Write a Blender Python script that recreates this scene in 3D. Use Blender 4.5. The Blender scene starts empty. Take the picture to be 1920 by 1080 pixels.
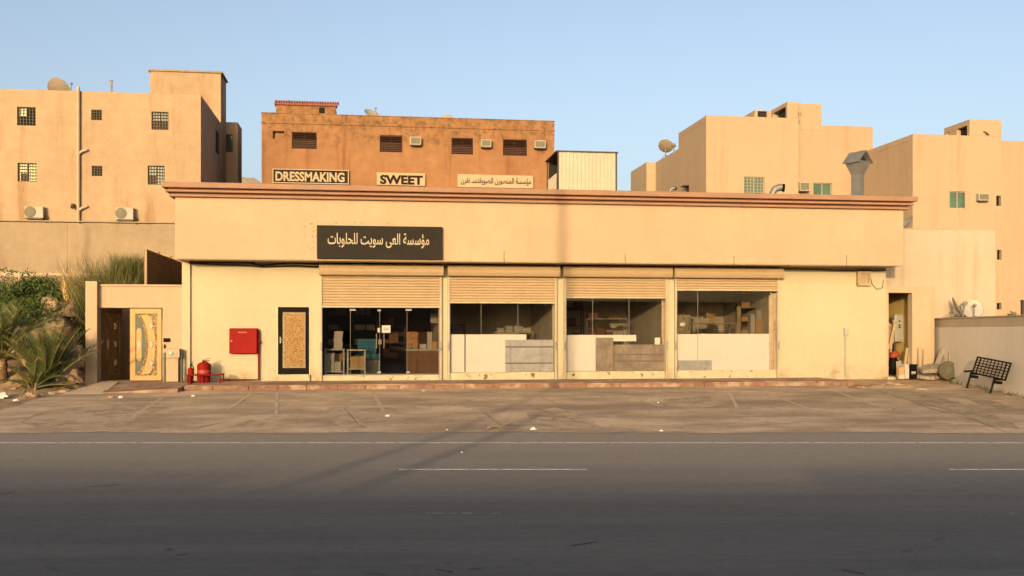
import bpy, math, random
from mathutils import Vector, Matrix, noise
R = math.radians
random.seed(7)
SC = bpy.context.scene
COL = SC.collection

# ------------------------------------------------------------------ camera
TH = R(8.0); F_PX = 1900.0; HY = 622.0
CAM = Vector((0.0, -31.5, 2.0))
FW = Vector((math.sin(TH), math.cos(TH), 0)); RT = Vector((math.cos(TH), -math.sin(TH), 0)); UP = Vector((0, 0, 1))
cd = bpy.data.cameras.new("camera"); cam = bpy.data.objects.new("camera", cd); COL.objects.link(cam)
cam.location = CAM; cam.rotation_euler = (R(90), 0, -TH)
cd.sensor_width = 36; cd.lens = F_PX / 1920 * 36; cd.shift_y = (HY - 540) / 1920; cd.clip_end = 6000; cd.clip_start = .1
SC.camera = cam

# ------------------------------------------------------------------ sky, sun, exposure
SUN_EL = R(7.5); SUN_AZ_X, SUN_AZ_Y = -math.sin(R(22)), -math.cos(R(22))         # direction towards the sun
w = bpy.data.worlds.new("World"); SC.world = w; w.use_nodes = True
nt = w.node_tree; bg = nt.nodes['Background']
sky = nt.nodes.new('ShaderNodeTexSky'); sky.sky_type = 'NISHITA'; sky.sun_disc = False
sky.sun_elevation = SUN_EL; sky.sun_rotation = math.atan2(SUN_AZ_X, SUN_AZ_Y)
sky.air_density = 0.6; sky.dust_density = 5.1; sky.ozone_density = 0.0; sky.altitude = 0
nt.links.new(sky.outputs[0], bg.inputs[0]); bg.inputs[1].default_value = 0.15
sd = bpy.data.lights.new("sun", 'SUN'); sun = bpy.data.objects.new("sun", sd); COL.objects.link(sun)
sd.energy = 2.1; sd.angle = R(0.5); sd.color = (1.0, 0.72, 0.40)
tos = Vector((SUN_AZ_X, SUN_AZ_Y, math.tan(SUN_EL) * math.hypot(SUN_AZ_X, SUN_AZ_Y))).normalized()
sun.rotation_euler = tos.to_track_quat('Z', 'Y').to_euler(); sun.location = (-20, -60, 20)
SC.view_settings.view_transform = 'Standard'; SC.view_settings.look = 'None'
SC.view_settings.exposure = 1.22; SC.view_settings.gamma = 1.0

# ------------------------------------------------------------------ measuring helpers: a pixel seen on a known plane
def ray(px, py): return FW + RT * ((px - 960) / F_PX) + UP * ((HY - py) / F_PX)
def onY(px, py, v):
    d = ray(px, py); t = (v - CAM.y) / d.y; p = CAM + d * t; return p.x, p.z
def X(px, v): return onY(px, 600, v)[0]
def Z(px, py, v): return onY(px, py, v)[1]
def onX(px, py, x):
    d = ray(px, py); t = (x - CAM.x) / d.x; p = CAM + d * t; return p.y, p.z
def onZ(px, py, z):
    d = ray(px, py); t = (z - CAM.z) / d.z; p = CAM + d * t; return p.x, p.y
def depth(x, y): return (Vector((x, y, 0)) - Vector((CAM.x, CAM.y, 0))).dot(FW)
def lat(x, y): return (Vector((x, y, 0)) - Vector((CAM.x, CAM.y, 0))).dot(RT)
def cw(X_, D_): p = CAM + FW * D_ + RT * X_; return p.x, p.y     # metres right of / ahead of the camera

# ------------------------------------------------------------------ materials
def S(h):
    h = h.lstrip('#'); c = [int(h[i:i+2], 16) / 255 for i in (0, 2, 4)]
    return tuple(x / 12.92 if x <= .04045 else ((x + .055) / 1.055) ** 2.4 for x in c)
def new_mat(name):
    m = bpy.data.materials.new(name); m.use_nodes = True; n = m.node_tree
    return m, n, n.nodes['Principled BSDF']
def link(n, a, b): n.links.new(a, b)
def coords(n, scale=(1, 1, 1), rot=(0, 0, 0)):
    tc = n.nodes.new('ShaderNodeTexCoord'); mp = n.nodes.new('ShaderNodeMapping')
    mp.inputs['Scale'].default_value = scale; mp.inputs['Rotation'].default_value = rot
    link(n, tc.outputs['Object'], mp.inputs['Vector']); return mp.outputs[0]
def nz(n, scale, detail=4, rough=.6, vec=None, dist=0):
    t = n.nodes.new('ShaderNodeTexNoise'); t.inputs['Scale'].default_value = scale; t.inputs['Detail'].default_value = detail
    t.inputs['Roughness'].default_value = rough; t.inputs['Distortion'].default_value = dist
    link(n, vec if vec is not None else coords(n), t.inputs['Vector']); return t.outputs['Fac']
def ramp(n, fac, lo, hi, a=0.0, b=1.0):
    m = n.nodes.new('ShaderNodeMapRange'); m.clamp = True
    for k, v in zip((1, 2, 3, 4), (lo, hi, a, b)): m.inputs[k].default_value = v
    m.interpolation_type = 'SMOOTHSTEP'
    link(n, fac, m.inputs[0]); return m.outputs[0]
def mathn(n, op, a, b):
    m = n.nodes.new('ShaderNodeMath'); m.operation = op
    for k, v in enumerate((a, b)):
        if isinstance(v, (int, float)): m.inputs[k].default_value = v
        else: link(n, v, m.inputs[k])
    return m.outputs[0]
def mixc(n, fac, a, b, mode='MIX'):
    m = n.nodes.new('ShaderNodeMix'); m.data_type = 'RGBA'; m.blend_type = mode
    if isinstance(fac, (int, float)): m.inputs[0].default_value = fac
    else: link(n, fac, m.inputs[0])
    for k, v in ((6, a), (7, b)):
        if isinstance(v, tuple): m.inputs[k].default_value = (*v[:3], 1)
        else: link(n, v, m.inputs[k])
    return m.outputs[2]
def gray(n, f):
    c = n.nodes.new('ShaderNodeCombineColor')
    for k in range(3): link(n, f, c.inputs[k])
    return c.outputs[0]
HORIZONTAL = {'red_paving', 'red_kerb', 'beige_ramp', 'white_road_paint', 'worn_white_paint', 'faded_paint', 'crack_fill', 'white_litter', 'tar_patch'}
def mat(name, col, rough=.8, var=(), streak=None, spots=None, metal=0.0, bump=None, spec=.3, zband=None):
    """var: (scale, amount) brightness mottling; streak: (amount, colour) run-off marks; spots: (scale, lo, hi, colour);
    zband: (z0, z1, colour, amount) a stained band with a ragged edge between two local heights."""
    m, n, b = new_mat(name)
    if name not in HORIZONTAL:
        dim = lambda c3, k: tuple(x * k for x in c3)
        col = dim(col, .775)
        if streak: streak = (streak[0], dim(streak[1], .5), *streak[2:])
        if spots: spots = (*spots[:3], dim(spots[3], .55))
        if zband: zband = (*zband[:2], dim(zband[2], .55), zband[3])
    c = col
    for s, a in var:
        f = ramp(n, nz(n, s), .25, .75, 1 - a, 1 + a)
        c = mixc(n, 1.0, c, gray(n, f), 'MULTIPLY')
    if streak:
        amt, sc = streak[:2]; sx = streak[2] if len(streak) > 2 else 2.2
        f = ramp(n, nz(n, 1.0, 5, .65, coords(n, (sx, sx, .16))), .5, .78, 0, amt)
        c = mixc(n, f, c, sc)
    if spots:
        s, lo, hi, sc = spots
        c = mixc(n, ramp(n, nz(n, s, 6, .7), lo, hi), c, sc)
    if zband:
        z0, z1, sc, amt = zband
        g = n.nodes.new('ShaderNodeTexCoord'); sp = n.nodes.new('ShaderNodeSeparateXYZ'); link(n, g.outputs['Object'], sp.inputs[0])
        zz = mathn(n, 'ADD', sp.outputs[2], mathn(n, 'MULTIPLY', mathn(n, 'SUBTRACT', nz(n, 1.1, 5, .7), .5), abs(z1 - z0) * 2.2))
        f = mathn(n, 'MULTIPLY', ramp(n, zz, z0, z1) if z1 > z0 else ramp(n, zz, z1, z0, 1, 0), ramp(n, nz(n, 2.4, 6, .75), .42, .66, 0, amt))
        c = mixc(n, f, c, sc)
    if isinstance(c, tuple): b.inputs['Base Color'].default_value = (*c[:3], 1)
    else: link(n, c, b.inputs['Base Color'])
    b.inputs['Roughness'].default_value = rough; b.inputs['Metallic'].default_value = metal
    b.inputs['Specular IOR Level'].default_value = spec
    if bump:
        bp = n.nodes.new('ShaderNodeBump'); bp.inputs['Strength'].default_value = bump[1]; bp.inputs['Distance'].default_value = .02
        link(n, nz(n, bump[0], 6, .7), bp.inputs['Height']); link(n, bp.outputs[0], b.inputs['Normal'])
    return m
def glass_mat(name, tint, refl=1.0):
    m, n, b = new_mat(name); n.nodes.remove(b); out = n.nodes['Material Output']
    t = n.nodes.new('ShaderNodeBsdfTransparent'); t.inputs[0].default_value = (*tint, 1)
    g = n.nodes.new('ShaderNodeBsdfGlossy'); g.inputs[1].default_value = .02; g.inputs[0].default_value = (.9 * refl, .9 * refl, .9 * refl, 1)
    fr = n.nodes.new('ShaderNodeFresnel'); fr.inputs[0].default_value = 1.45
    mx = n.nodes.new('ShaderNodeMixShader'); link(n, fr.outputs[0], mx.inputs[0])
    link(n, t.outputs[0], mx.inputs[1]); link(n, g.outputs[0], mx.inputs[2]); link(n, mx.outputs[0], out.inputs[0]); return m
def leaf_mat(name, a, b_, rough=.55):
    m, n, b = new_mat(name)
    g = n.nodes.new('ShaderNodeNewGeometry')
    c = mixc(n, g.outputs['Random Per Island'], a, b_)
    c = mixc(n, 1.0, c, gray(n, ramp(n, nz(n, 2.0), .25, .75, .7, 1.3)), 'MULTIPLY')
    link(n, c, b.inputs['Base Color']); b.inputs['Roughness'].default_value = rough
    b.inputs['Specular IOR Level'].default_value = .25
    return m

# ------------------------------------------------------------------ mesh builder
class MB:
    def __init__(s): s.v = []; s.f = []; s.m = []
    def add(s, vs, fs, m=0):
        o = len(s.v); s.v += [Vector(p) for p in vs]; s.f += [tuple(o + i for i in f) for f in fs]; s.m += [m] * len(fs); return s
    def box(s, x0, x1, y0, y1, z0, z1, m=0):
        if x0 > x1: x0, x1 = x1, x0
        if y0 > y1: y0, y1 = y1, y0
        if z0 > z1: z0, z1 = z1, z0
        return s.add([(x0,y0,z0),(x1,y0,z0),(x1,y1,z0),(x0,y1,z0),(x0,y0,z1),(x1,y0,z1),(x1,y1,z1),(x0,y1,z1)],
                     [(0,3,2,1),(4,5,6,7),(0,1,5,4),(1,2,6,5),(2,3,7,6),(3,0,4,7)], m)
    def obox(s, c, sx, sy, sz, rot=(0,0,0), m=0):
        M = Matrix.Translation(c) @ Matrix.Rotation(rot[2],4,'Z') @ Matrix.Rotation(rot[1],4,'Y') @ Matrix.Rotation(rot[0],4,'X')
        k = len(s.v); s.box(-sx/2, sx/2, -sy/2, sy/2, -sz/2, sz/2, m); s.xf(M, k); return s
    def tube(s, pts, r, n=8, m=0, cap=True):
        pts = [Vector(p) for p in pts]; rs = r if isinstance(r, (list, tuple)) else [r] * len(pts)
        o = len(s.v); prev = None
        for i, p in enumerate(pts):
            t = (pts[min(i+1, len(pts)-1)] - pts[max(i-1, 0)]).normalized()
            if prev is None:
                a = t.cross(Vector((0,0,1)))
                if a.length < 1e-4: a = t.cross(Vector((1,0,0)))
            else: a = prev - t * prev.dot(t)
            a.normalize(); prev = a; b = t.cross(a)
            for k in range(n):
                q = 2 * math.pi * (k + .5) / n; s.v.append(p + (a * math.cos(q) + b * math.sin(q)) * rs[i])
        for i in range(len(pts) - 1):
            for k in range(n):
                k2 = (k + 1) % n; s.f.append((o+i*n+k, o+i*n+k2, o+(i+1)*n+k2, o+(i+1)*n+k)); s.m.append(m)
        if cap:
            s.f.append(tuple(o + k for k in reversed(range(n)))); s.f.append(tuple(o + (len(pts)-1)*n + k for k in range(n))); s.m += [m, m]
        return s
    def lathe(s, c, prof, n=20, m=0, M=None, cap=True):
        o = len(s.v); c = Vector(c)
        for r, z in prof:
            for k in range(n):
                q = 2 * math.pi * k / n; p = Vector((r*math.cos(q), r*math.sin(q), z))
                if M is not None: p = M @ p
                s.v.append(c + p)
        for i in range(len(prof) - 1):
            for k in range(n):
                k2 = (k + 1) % n; s.f.append((o+i*n+k, o+i*n+k2, o+(i+1)*n+k2, o+(i+1)*n+k)); s.m.append(m)
        if cap:
            s.f.append(tuple(o + k for k in reversed(range(n)))); s.f.append(tuple(o + (len(prof)-1)*n + k for k in range(n))); s.m += [m, m]
        return s
    def prism(s, poly, y0, y1, m=0, M=None):
        """poly = [(x, z)] pushed from y0 to y1 (counter-clockwise seen from -y)"""
        n = len(poly); a = [(p[0], y0, p[1]) for p in poly] + [(p[0], y1, p[1]) for p in poly]
        if M is not None: a = [M @ Vector(p) for p in a]
        return s.add(a, [tuple(range(n)), tuple(reversed(range(n, 2*n)))] + [(i, n+i, n+(i+1)%n, (i+1)%n) for i in range(n)], m)
    def grid_wall(s, x0, x1, z0, z1, y0, y1, holes=(), m=0):
        """a wall slab in the XZ plane with rectangular openings (hx0, hx1, hz0, hz1)"""
        xs = sorted({x0, x1, *[min(max(h[i], x0), x1) for h in holes for i in (0, 1)]})
        zs = sorted({z0, z1, *[min(max(h[i], z0), z1) for h in holes for i in (2, 3)]})
        nx, nz_ = len(xs) - 1, len(zs) - 1
        def solid(i, j):
            if i < 0 or j < 0 or i >= nx or j >= nz_: return False
            cx, cz = (xs[i]+xs[i+1])/2, (zs[j]+zs[j+1])/2
            return not any(h[0] < cx < h[1] and h[2] < cz < h[3] for h in holes)
        for i in range(nx):
            for j in range(nz_):
                if not solid(i, j): continue
                a, b, c, d = xs[i], xs[i+1], zs[j], zs[j+1]
                s.add([(a,y0,c),(b,y0,c),(b,y0,d),(a,y0,d)], [(0,1,2,3)], m)
                s.add([(a,y1,c),(b,y1,c),(b,y1,d),(a,y1,d)], [(3,2,1,0)], m)
                if not solid(i-1, j): s.add([(a,y0,c),(a,y1,c),(a,y1,d),(a,y0,d)], [(3,2,1,0)], m)
                if not solid(i+1, j): s.add([(b,y0,c),(b,y1,c),(b,y1,d),(b,y0,d)], [(0,1,2,3)], m)
                if not solid(i, j-1): s.add([(a,y0,c),(b,y0,c),(b,y1,c),(a,y1,c)], [(3,2,1,0)], m)
                if not solid(i, j+1): s.add([(a,y0,d),(b,y0,d),(b,y1,d),(a,y1,d)], [(0,1,2,3)], m)
        return s
    def xf(s, M, k=0):
        for i in range(k, len(s.v)): s.v[i] = M @ s.v[i]
        return s
    def build(s, name, mats, parent=None, bevel=0, smooth=None, origin=None):
        if not isinstance(mats, (list, tuple)): mats = [mats]
        o0 = Vector(origin) if origin is not None else (root_origin(parent) if parent else Vector((0,0,0)))
        me = bpy.data.meshes.new(name); me.from_pydata([p - o0 for p in s.v], [], s.f); me.update()
        for mt in mats: me.materials.append(mt)
        if any(s.m): me.polygons.foreach_set('material_index', s.m)
        if smooth is not None:
            me.shade_smooth(); me.set_sharp_from_angle(angle=R(smooth))
        o = bpy.data.objects.new(name, me); COL.objects.link(o)
        if parent: o.parent = parent
        else: o.location = o0
        if bevel:
            b = o.modifiers.new('bevel', 'BEVEL'); b.width = bevel; b.segments = 2; b.limit_method = 'ANGLE'; b.angle_limit = R(40)
        return o
def root_origin(o):
    while o.parent: o = o.parent
    return Vector(o.location)
def tag(o, label, cat, group=None, kind=None):
    if label: o['label'] = label
    if cat: o['category'] = cat
    if group: o['group'] = group
    if kind: o['kind'] = kind
    return o
def thing(name, label, cat, loc, group=None):
    o = bpy.data.objects.new(name, None); COL.objects.link(o); o.location = loc; o.empty_display_size = .2
    return tag(o, label, cat, group)
def single(mb, name, mats, label, cat, loc, group=None, **kw):
    return tag(mb.build(name, mats, origin=loc, **kw), label, cat, group)
def copy_tree(o, parent=None):
    c = o.copy(); COL.objects.link(c)
    if parent: c.parent = parent
    for ch in list(o.children): copy_tree(ch, c)
    return c
_dg = bpy.context.evaluated_depsgraph_get
def text_mesh(body, name, m, parent, x0, x1, z0, z1, y, bold=.0, thick=.012, ry=None, M=None):
    """lettering fitted into the box x0..x1, z0..z1 on a wall facing -y"""
    c = bpy.data.curves.new(name, 'FONT'); c.body = body; c.offset = bold; c.extrude = .01; c.resolution_u = 4
    t = bpy.data.objects.new('tmp_text', c); COL.objects.link(t); bpy.context.view_layer.update()
    me = bpy.data.meshes.new_from_object(t.evaluated_get(_dg())); bpy.data.objects.remove(t)
    vs = [v.co.copy() for v in me.vertices]
    ax, bx = min(v.x for v in vs), max(v.x for v in vs); ay, by = min(v.y for v in vs), max(v.y for v in vs)
    o0 = root_origin(parent)
    for v, q in zip(me.vertices, vs):
        p = Vector((x0 + (q.x-ax)/(bx-ax)*(x1-x0), y - thick * (1 if q.z > 0 else 0), z0 + (q.y-ay)/(by-ay)*(z1-z0)))
        if M is not None: p = M @ p
        v.co = p - o0
    me.name = name; me.materials.clear(); me.materials.append(m)
    o = bpy.data.objects.new(name, me); COL.objects.link(o); o.parent = parent; return o

# ------------------------------------------------------------------ shared materials
STAIN = S('#6b5138')
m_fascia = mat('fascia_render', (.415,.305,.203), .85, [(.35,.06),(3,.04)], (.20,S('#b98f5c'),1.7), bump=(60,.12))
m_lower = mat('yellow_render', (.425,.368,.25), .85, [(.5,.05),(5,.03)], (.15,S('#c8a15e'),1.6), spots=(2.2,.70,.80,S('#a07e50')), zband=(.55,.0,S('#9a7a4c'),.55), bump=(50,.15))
m_cornice = mat('cornice_paint', (.28,.160,.105), .7, [(1.2,.08),(8,.05)], bump=(40,.1))
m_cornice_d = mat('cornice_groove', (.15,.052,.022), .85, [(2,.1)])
m_soffit = mat('soffit_render', (.45,.36,.25), .9, [(1,.1)])
m_shut = mat('shutter_steel', (.36,.262,.155), .6, [(1.1,.05),(14,.03)], (.12,S('#8a6538'),3), bump=(90,.05))
m_rail = mat('rail_steel', (.36,.31,.22), .6, [(2,.12)], (.35,S('#7d6440'),5))
m_sill = mat('chipped_sill', (.42,.37,.25), .9, [(3,.1)], spots=(4.5,.58,.63,S('#6d5a40')), bump=(30,.4))
m_black = mat('black_paint', (.006,.005,.004), .6, [(4,.2)], spec=.05)
m_dark = mat('dark_void', (.02,.018,.015), .9)
m_interior = mat('interior_wall', (.56,.50,.39), .9, [(1.5,.12)], (.2,S('#5e4d33')))
m_intfloor = mat('interior_floor', (.10,.085,.07), .6, [(2,.2)])
m_ceiling = mat('interior_ceiling', (.36,.32,.26), .9, [(1,.1)])
m_glass = glass_mat('shop_glass', (.78,.77,.75))
m_frame = mat('alu_frame', (.16,.145,.12), .65)
m_white = mat('white_board', (.41,.375,.32), .7, [(.7,.04),(5,.02)], (.08,S('#b29f7c')))
m_steel = mat('brushed_steel', (.235,.225,.215), .6, [(3,.15),(20,.08)], (.5,(.14,.11,.08),4), metal=.4, spots=(5,.58,.75,(.16,.125,.09)))
m_rust = mat('rusty_sheet', (.175,.135,.10), .75, [(1.8,.3),(9,.15)], (.5,(.09,.065,.045),3), spots=(2.5,.5,.7,(.28,.22,.16)), metal=.2)
m_wood = mat('brown_wood', (.16,.07,.03), .6, [(3,.15)], (.4,S('#2b1408'),6))
m_pale_wood = mat('pale_wood', (.33,.25,.15), .75, [(4,.12)], (.3,S('#7a5a34'),9))
m_old_wood = mat('weathered_wood', (.36,.27,.17), .85, [(5,.2)], (.6,S('#4a3826'),14), bump=(30,.5))
m_card = mat('cardboard', (.40,.26,.12), .85, [(3,.1)])
m_red = mat('red_paint', (.225,.008,.006), .55, [(2,.1),(12,.05)], spec=.06)
m_darkred = mat('red_pipe', (.15,.010,.009), .55, [(4,.15)], spec=.06)
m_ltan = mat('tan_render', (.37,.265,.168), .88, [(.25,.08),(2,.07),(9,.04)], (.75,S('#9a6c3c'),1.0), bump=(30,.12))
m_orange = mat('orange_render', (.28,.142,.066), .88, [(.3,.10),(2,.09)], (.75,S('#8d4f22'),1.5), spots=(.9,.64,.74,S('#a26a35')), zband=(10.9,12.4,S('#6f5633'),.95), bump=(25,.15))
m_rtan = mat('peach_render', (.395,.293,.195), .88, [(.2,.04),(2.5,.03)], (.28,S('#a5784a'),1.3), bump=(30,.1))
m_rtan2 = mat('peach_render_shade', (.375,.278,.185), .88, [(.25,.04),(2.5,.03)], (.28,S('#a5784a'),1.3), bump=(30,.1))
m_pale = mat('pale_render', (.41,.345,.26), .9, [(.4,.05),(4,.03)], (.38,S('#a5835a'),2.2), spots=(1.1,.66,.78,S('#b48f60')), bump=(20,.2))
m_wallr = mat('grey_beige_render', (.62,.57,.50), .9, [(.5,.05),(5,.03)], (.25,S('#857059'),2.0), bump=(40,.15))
m_coping = mat('coping_render', (.42,.345,.265), .9, [(1,.08)], bump=(40,.15))
m_conc = mat('old_concrete', (.29,.225,.15), .92, [(.3,.10),(2,.08),(10,.04)], (.4,S('#6f5537'),1.2), bump=(20,.3))
m_footing = mat('pale_footing', (.40,.32,.21), .92, [(1.2,.1)], bump=(20,.3))
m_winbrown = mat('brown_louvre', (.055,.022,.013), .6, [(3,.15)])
m_windark = mat('dark_window_glass', (.014,.013,.010), .6, spec=.05)
m_wingreen = mat('green_window_glass', (.075,.14,.105), .12, [(1.5,.15)], spec=.5)
m_winyellow = mat('yellow_green_glass', (.36,.42,.14), .3, [(3,.12)])
m_winframe = mat('white_window_frame', (.36,.32,.24), .6)
m_darkframe = mat('dark_window_frame', (.06,.045,.03), .6)
m_ac = mat('ac_casing', (.34,.32,.27), .6, [(3,.06)], (.15,S('#8a7755'),4))
m_acgrille = mat('ac_grille', (.15,.14,.095), .7, [(8,.1)])
m_dish = mat('dish_metal', (.36,.34,.30), .5, [(3,.08)], spots=(5,.62,.72,S('#8a7a62')))
m_dishback = mat('dish_back', (.22,.18,.14), .6, [(3,.1)])
m_pipe = mat('cream_pipe', (.40,.31,.21), .6, [(4,.08)])
m_duct = mat('galvanised_duct', (.20,.20,.20), .5, [(2.5,.14),(12,.08)], (.3,S('#57524a'),5), metal=.35)
m_corr = mat('cream_sheet', (.42,.385,.31), .6, [(1,.05)], (.12,S('#9c8865'),4))
m_gold = mat('gold_gate', (.37,.215,.07), .5, [(3,.08)], metal=.1, spec=.3)
m_golddark = mat('gold_scroll', (.12,.075,.03), .6, [(26,.5)], spots=(22,.52,.58,(.62,.38,.13)))
m_green = mat('green_panel', (.055,.07,.045), .5, [(5,.12)])
m_silver = mat('pale_rosette', (.38,.34,.25), .5, [(18,.15)])
m_gate_brown = mat('brown_gate', (.16,.085,.03), .5, [(4,.2)], metal=.1)
m_brownslat = mat('brown_screen', (.19,.105,.05), .75, [(3,.1)])
m_tile = mat('red_paving', (.20,.118,.080), .92, [(1.2,.15),(6,.12)], spots=(1.2,.44,.62,(.29,.205,.14)), bump=(25,.3))
m_kerb = mat('red_kerb', (.165,.088,.056), .92, [(1.2,.25),(7,.18)], spots=(1.6,.48,.64,(.27,.195,.13)), bump=(25,.4))
m_ramp = mat('beige_ramp', (.42,.335,.24), .9, [(1.5,.08),(8,.05)], bump=(25,.2))
m_line = mat('white_road_paint', (.60,.56,.48), .8, [(3,.1)], spots=(9,.50,.62,(.20,.175,.145)))
m_faded = mat('faded_paint', (.44,.35,.25), .85, [(3,.1)], spots=(5,.42,.56,(.32,.245,.17)))
m_crack = mat('crack_fill', (.15,.115,.08), .9, [(6,.2)])
m_rock = mat('desert_rock', (.33,.23,.14), .95, [(1.5,.15),(9,.1)], bump=(8,.6))
m_paleRock = mat('pale_rock', (.42,.32,.21), .95, [(2,.1)], bump=(8,.5))
m_litter = mat('white_litter', (.55,.52,.48), .8)
m_signblack = mat('sign_board_brown', (.014,.011,.0075), .6, [(.9,.2),(6,.1)], spec=.12)
m_gilt = mat('gilt_letter', (.36,.29,.19), .5, spec=.5)
m_cream = mat('cream_sign', (.40,.31,.20), .7, [(1.5,.05)])
m_ink = mat('sign_ink', (.02,.010,.006), .7,spec=.1)
m_grey = mat('grey_metal', (.35,.33,.29), .5, [(5,.1)], metal=.3)
m_blue = mat('blue_plastic', (.02,.17,.27), .5, [(3,.1)])
m_boxw = mat('white_box', (.40,.375,.32), .7, [(5,.06)])
m_plasticgrn = mat('teal_plastic', (.03,.20,.19), .5)
m_foil = mat('silver_foil', (.36,.32,.22), .55, [(3,.2)], metal=.2)
m_palm = leaf_mat('palm_leaf', (.045,.062,.020), (.085,.098,.030))
m_palmdry = leaf_mat('dry_palm_leaf', (.26,.17,.07), (.38,.27,.12))
m_shrub = leaf_mat('shrub_leaf', (.030,.055,.012), (.075,.105,.022))
m_reed = leaf_mat('reed_blade', (.05,.068,.018), (.13,.115,.04))
m_straw = leaf_mat('straw', (.40,.27,.11), (.52,.36,.16))
m_bark = mat('palm_bark', (.16,.10,.055), .95, [(8,.3)], bump=(20,.8))

# ------------------------------------------------------------------ ground, road, parking
D_EDGE = 20.1; Y_KERB = -2.4; Z_KERB = .36; Z_PAVE = .50; Z_FLOOR = .52
XB0 = X(342, 0); XB1 = X(1661, 0)          # ends of the shop's lower wall
XP = X(160, -.25)                          # outer face of the gate pillar
def sm(a, b, t):
    t = min(max((t - a) / (b - a), 0), 1); return t * t * (3 - 2 * t)
def H(x, y):
    s1 = max(depth(x, y) - D_EDGE, 0); s2 = max(Y_KERB - y, 0)
    h = Z_KERB if (s2 == 0 and s1 > 0) else (Z_KERB * s1 / (s1 + s2) if s1 + s2 > 0 else 0)
    return h + (.11 * sm(Y_KERB, -.6, y) if s1 > 0 else 0)
MX0, MY0 = onZ(0, 775, .15); MX1, MY1 = onZ(150, 742, .33)
def mound(x, y):
    """bank of earth and rock to the left of the gate, climbing to the concrete wall"""
    # toe of the bank: a polyline from the road side to the gate pillar, then along the pillar's flank
    if x > XB0 - .1: return -.3 if y > 2.6 else 0.0
    if x > XP - .25:
        d = y - 2.6
        if d <= 0: return 0.0
    else:
        P = [(MX0 - 2.4*(MX1-MX0)/3.4*3, MY0 - 7.0), (MX0, MY0), (MX1, MY1), (XP - .25, -.4), (XP - .25, 40.0)]; d = 1e9; side = 1
        for (x0_, y0_), (x1_, y1_) in zip(P[:-1], P[1:]):
            dx, dy = x1_-x0_, y1_-y0_; t = min(max(((x-x0_)*dx + (y-y0_)*dy)/(dx*dx+dy*dy), 0), 1); q = math.hypot(x-x0_-t*dx, y-y0_-t*dy)
            if q < d: d = q; side = dx*(y-y0_) - dy*(x-x0_)
        if side <= 0: return 0.0
    e = sm(0, .6, d)
    base = .08 * e + (1.9 * sm(-2.6, 3.2, y) + .175 * max(y - 2.2, 0)) * sm(.15, 1.9, d)
    n = noise.fractal(Vector((x * .8, y * .8, 3.1)), 1.0, 2.0, 5)
    return min(base, 4.0) + (n * .16 + .07 * noise.noise(Vector((x*3, y*3, 0)))) * sm(.3, 2.2, d)
def sheet(xs, ys, fz, name, mt):
    mb = MB(); nx = len(xs)
    mb.v = [Vector((x, y, fz(x, y))) for y in ys for x in xs]
    for j in range(len(ys) - 1):
        for i in range(nx - 1):
            mb.f.append((j*nx+i, j*nx+i+1, (j+1)*nx+i+1, (j+1)*nx+i)); mb.m.append(0)
    return mb
def steps(*seg):
    out = []
    for a, b, s in seg:
        k = max(int(round((b - a) / s)), 1); out += [a + (b - a) * i / k for i in range(k)]
    out.append(seg[-1][1]); return out

def earth_material():
    m, n, b = new_mat('dry_earth')
    c = mixc(n, ramp(n, nz(n, .8, 6), .35, .65), (.30,.205,.125), (.40,.285,.175))
    c = mixc(n, ramp(n, nz(n, 5, 8, .7), .50, .70), c, (.20,.135,.085))
    c = mixc(n, ramp(n, nz(n, 22, 4, .7), .58, .70), c, (.50,.39,.27))
    link(n, c, b.inputs['Base Color']); b.inputs['Roughness'].default_value = .97; b.inputs['Specular IOR Level'].default_value = .1
    bp = n.nodes.new('ShaderNodeBump'); bp.inputs['Strength'].default_value = .9; bp.inputs['Distance'].default_value = .06
    link(n, nz(n, 7, 8, .75), bp.inputs['Height']); link(n, bp.outputs[0], b.inputs['Normal']); return m
xs = steps((-900,-60,120),(-60,-20,5),(-20,-6,.16),(-6,20,1.0),(20,60,5),(60,900,120))
ys = steps((-400,-40,60),(-40,-12,4),(-12,-6,.8),(-6,14,.2),(14,60,4),(60,1200,200))
def gz(x, y): return H(x, y) - .035 + mound(x, y)
g = sheet(xs, ys, gz, 'ground', None).build('ground', earth_material(), smooth=60); tag(g, None, None, kind='structure')

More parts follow.
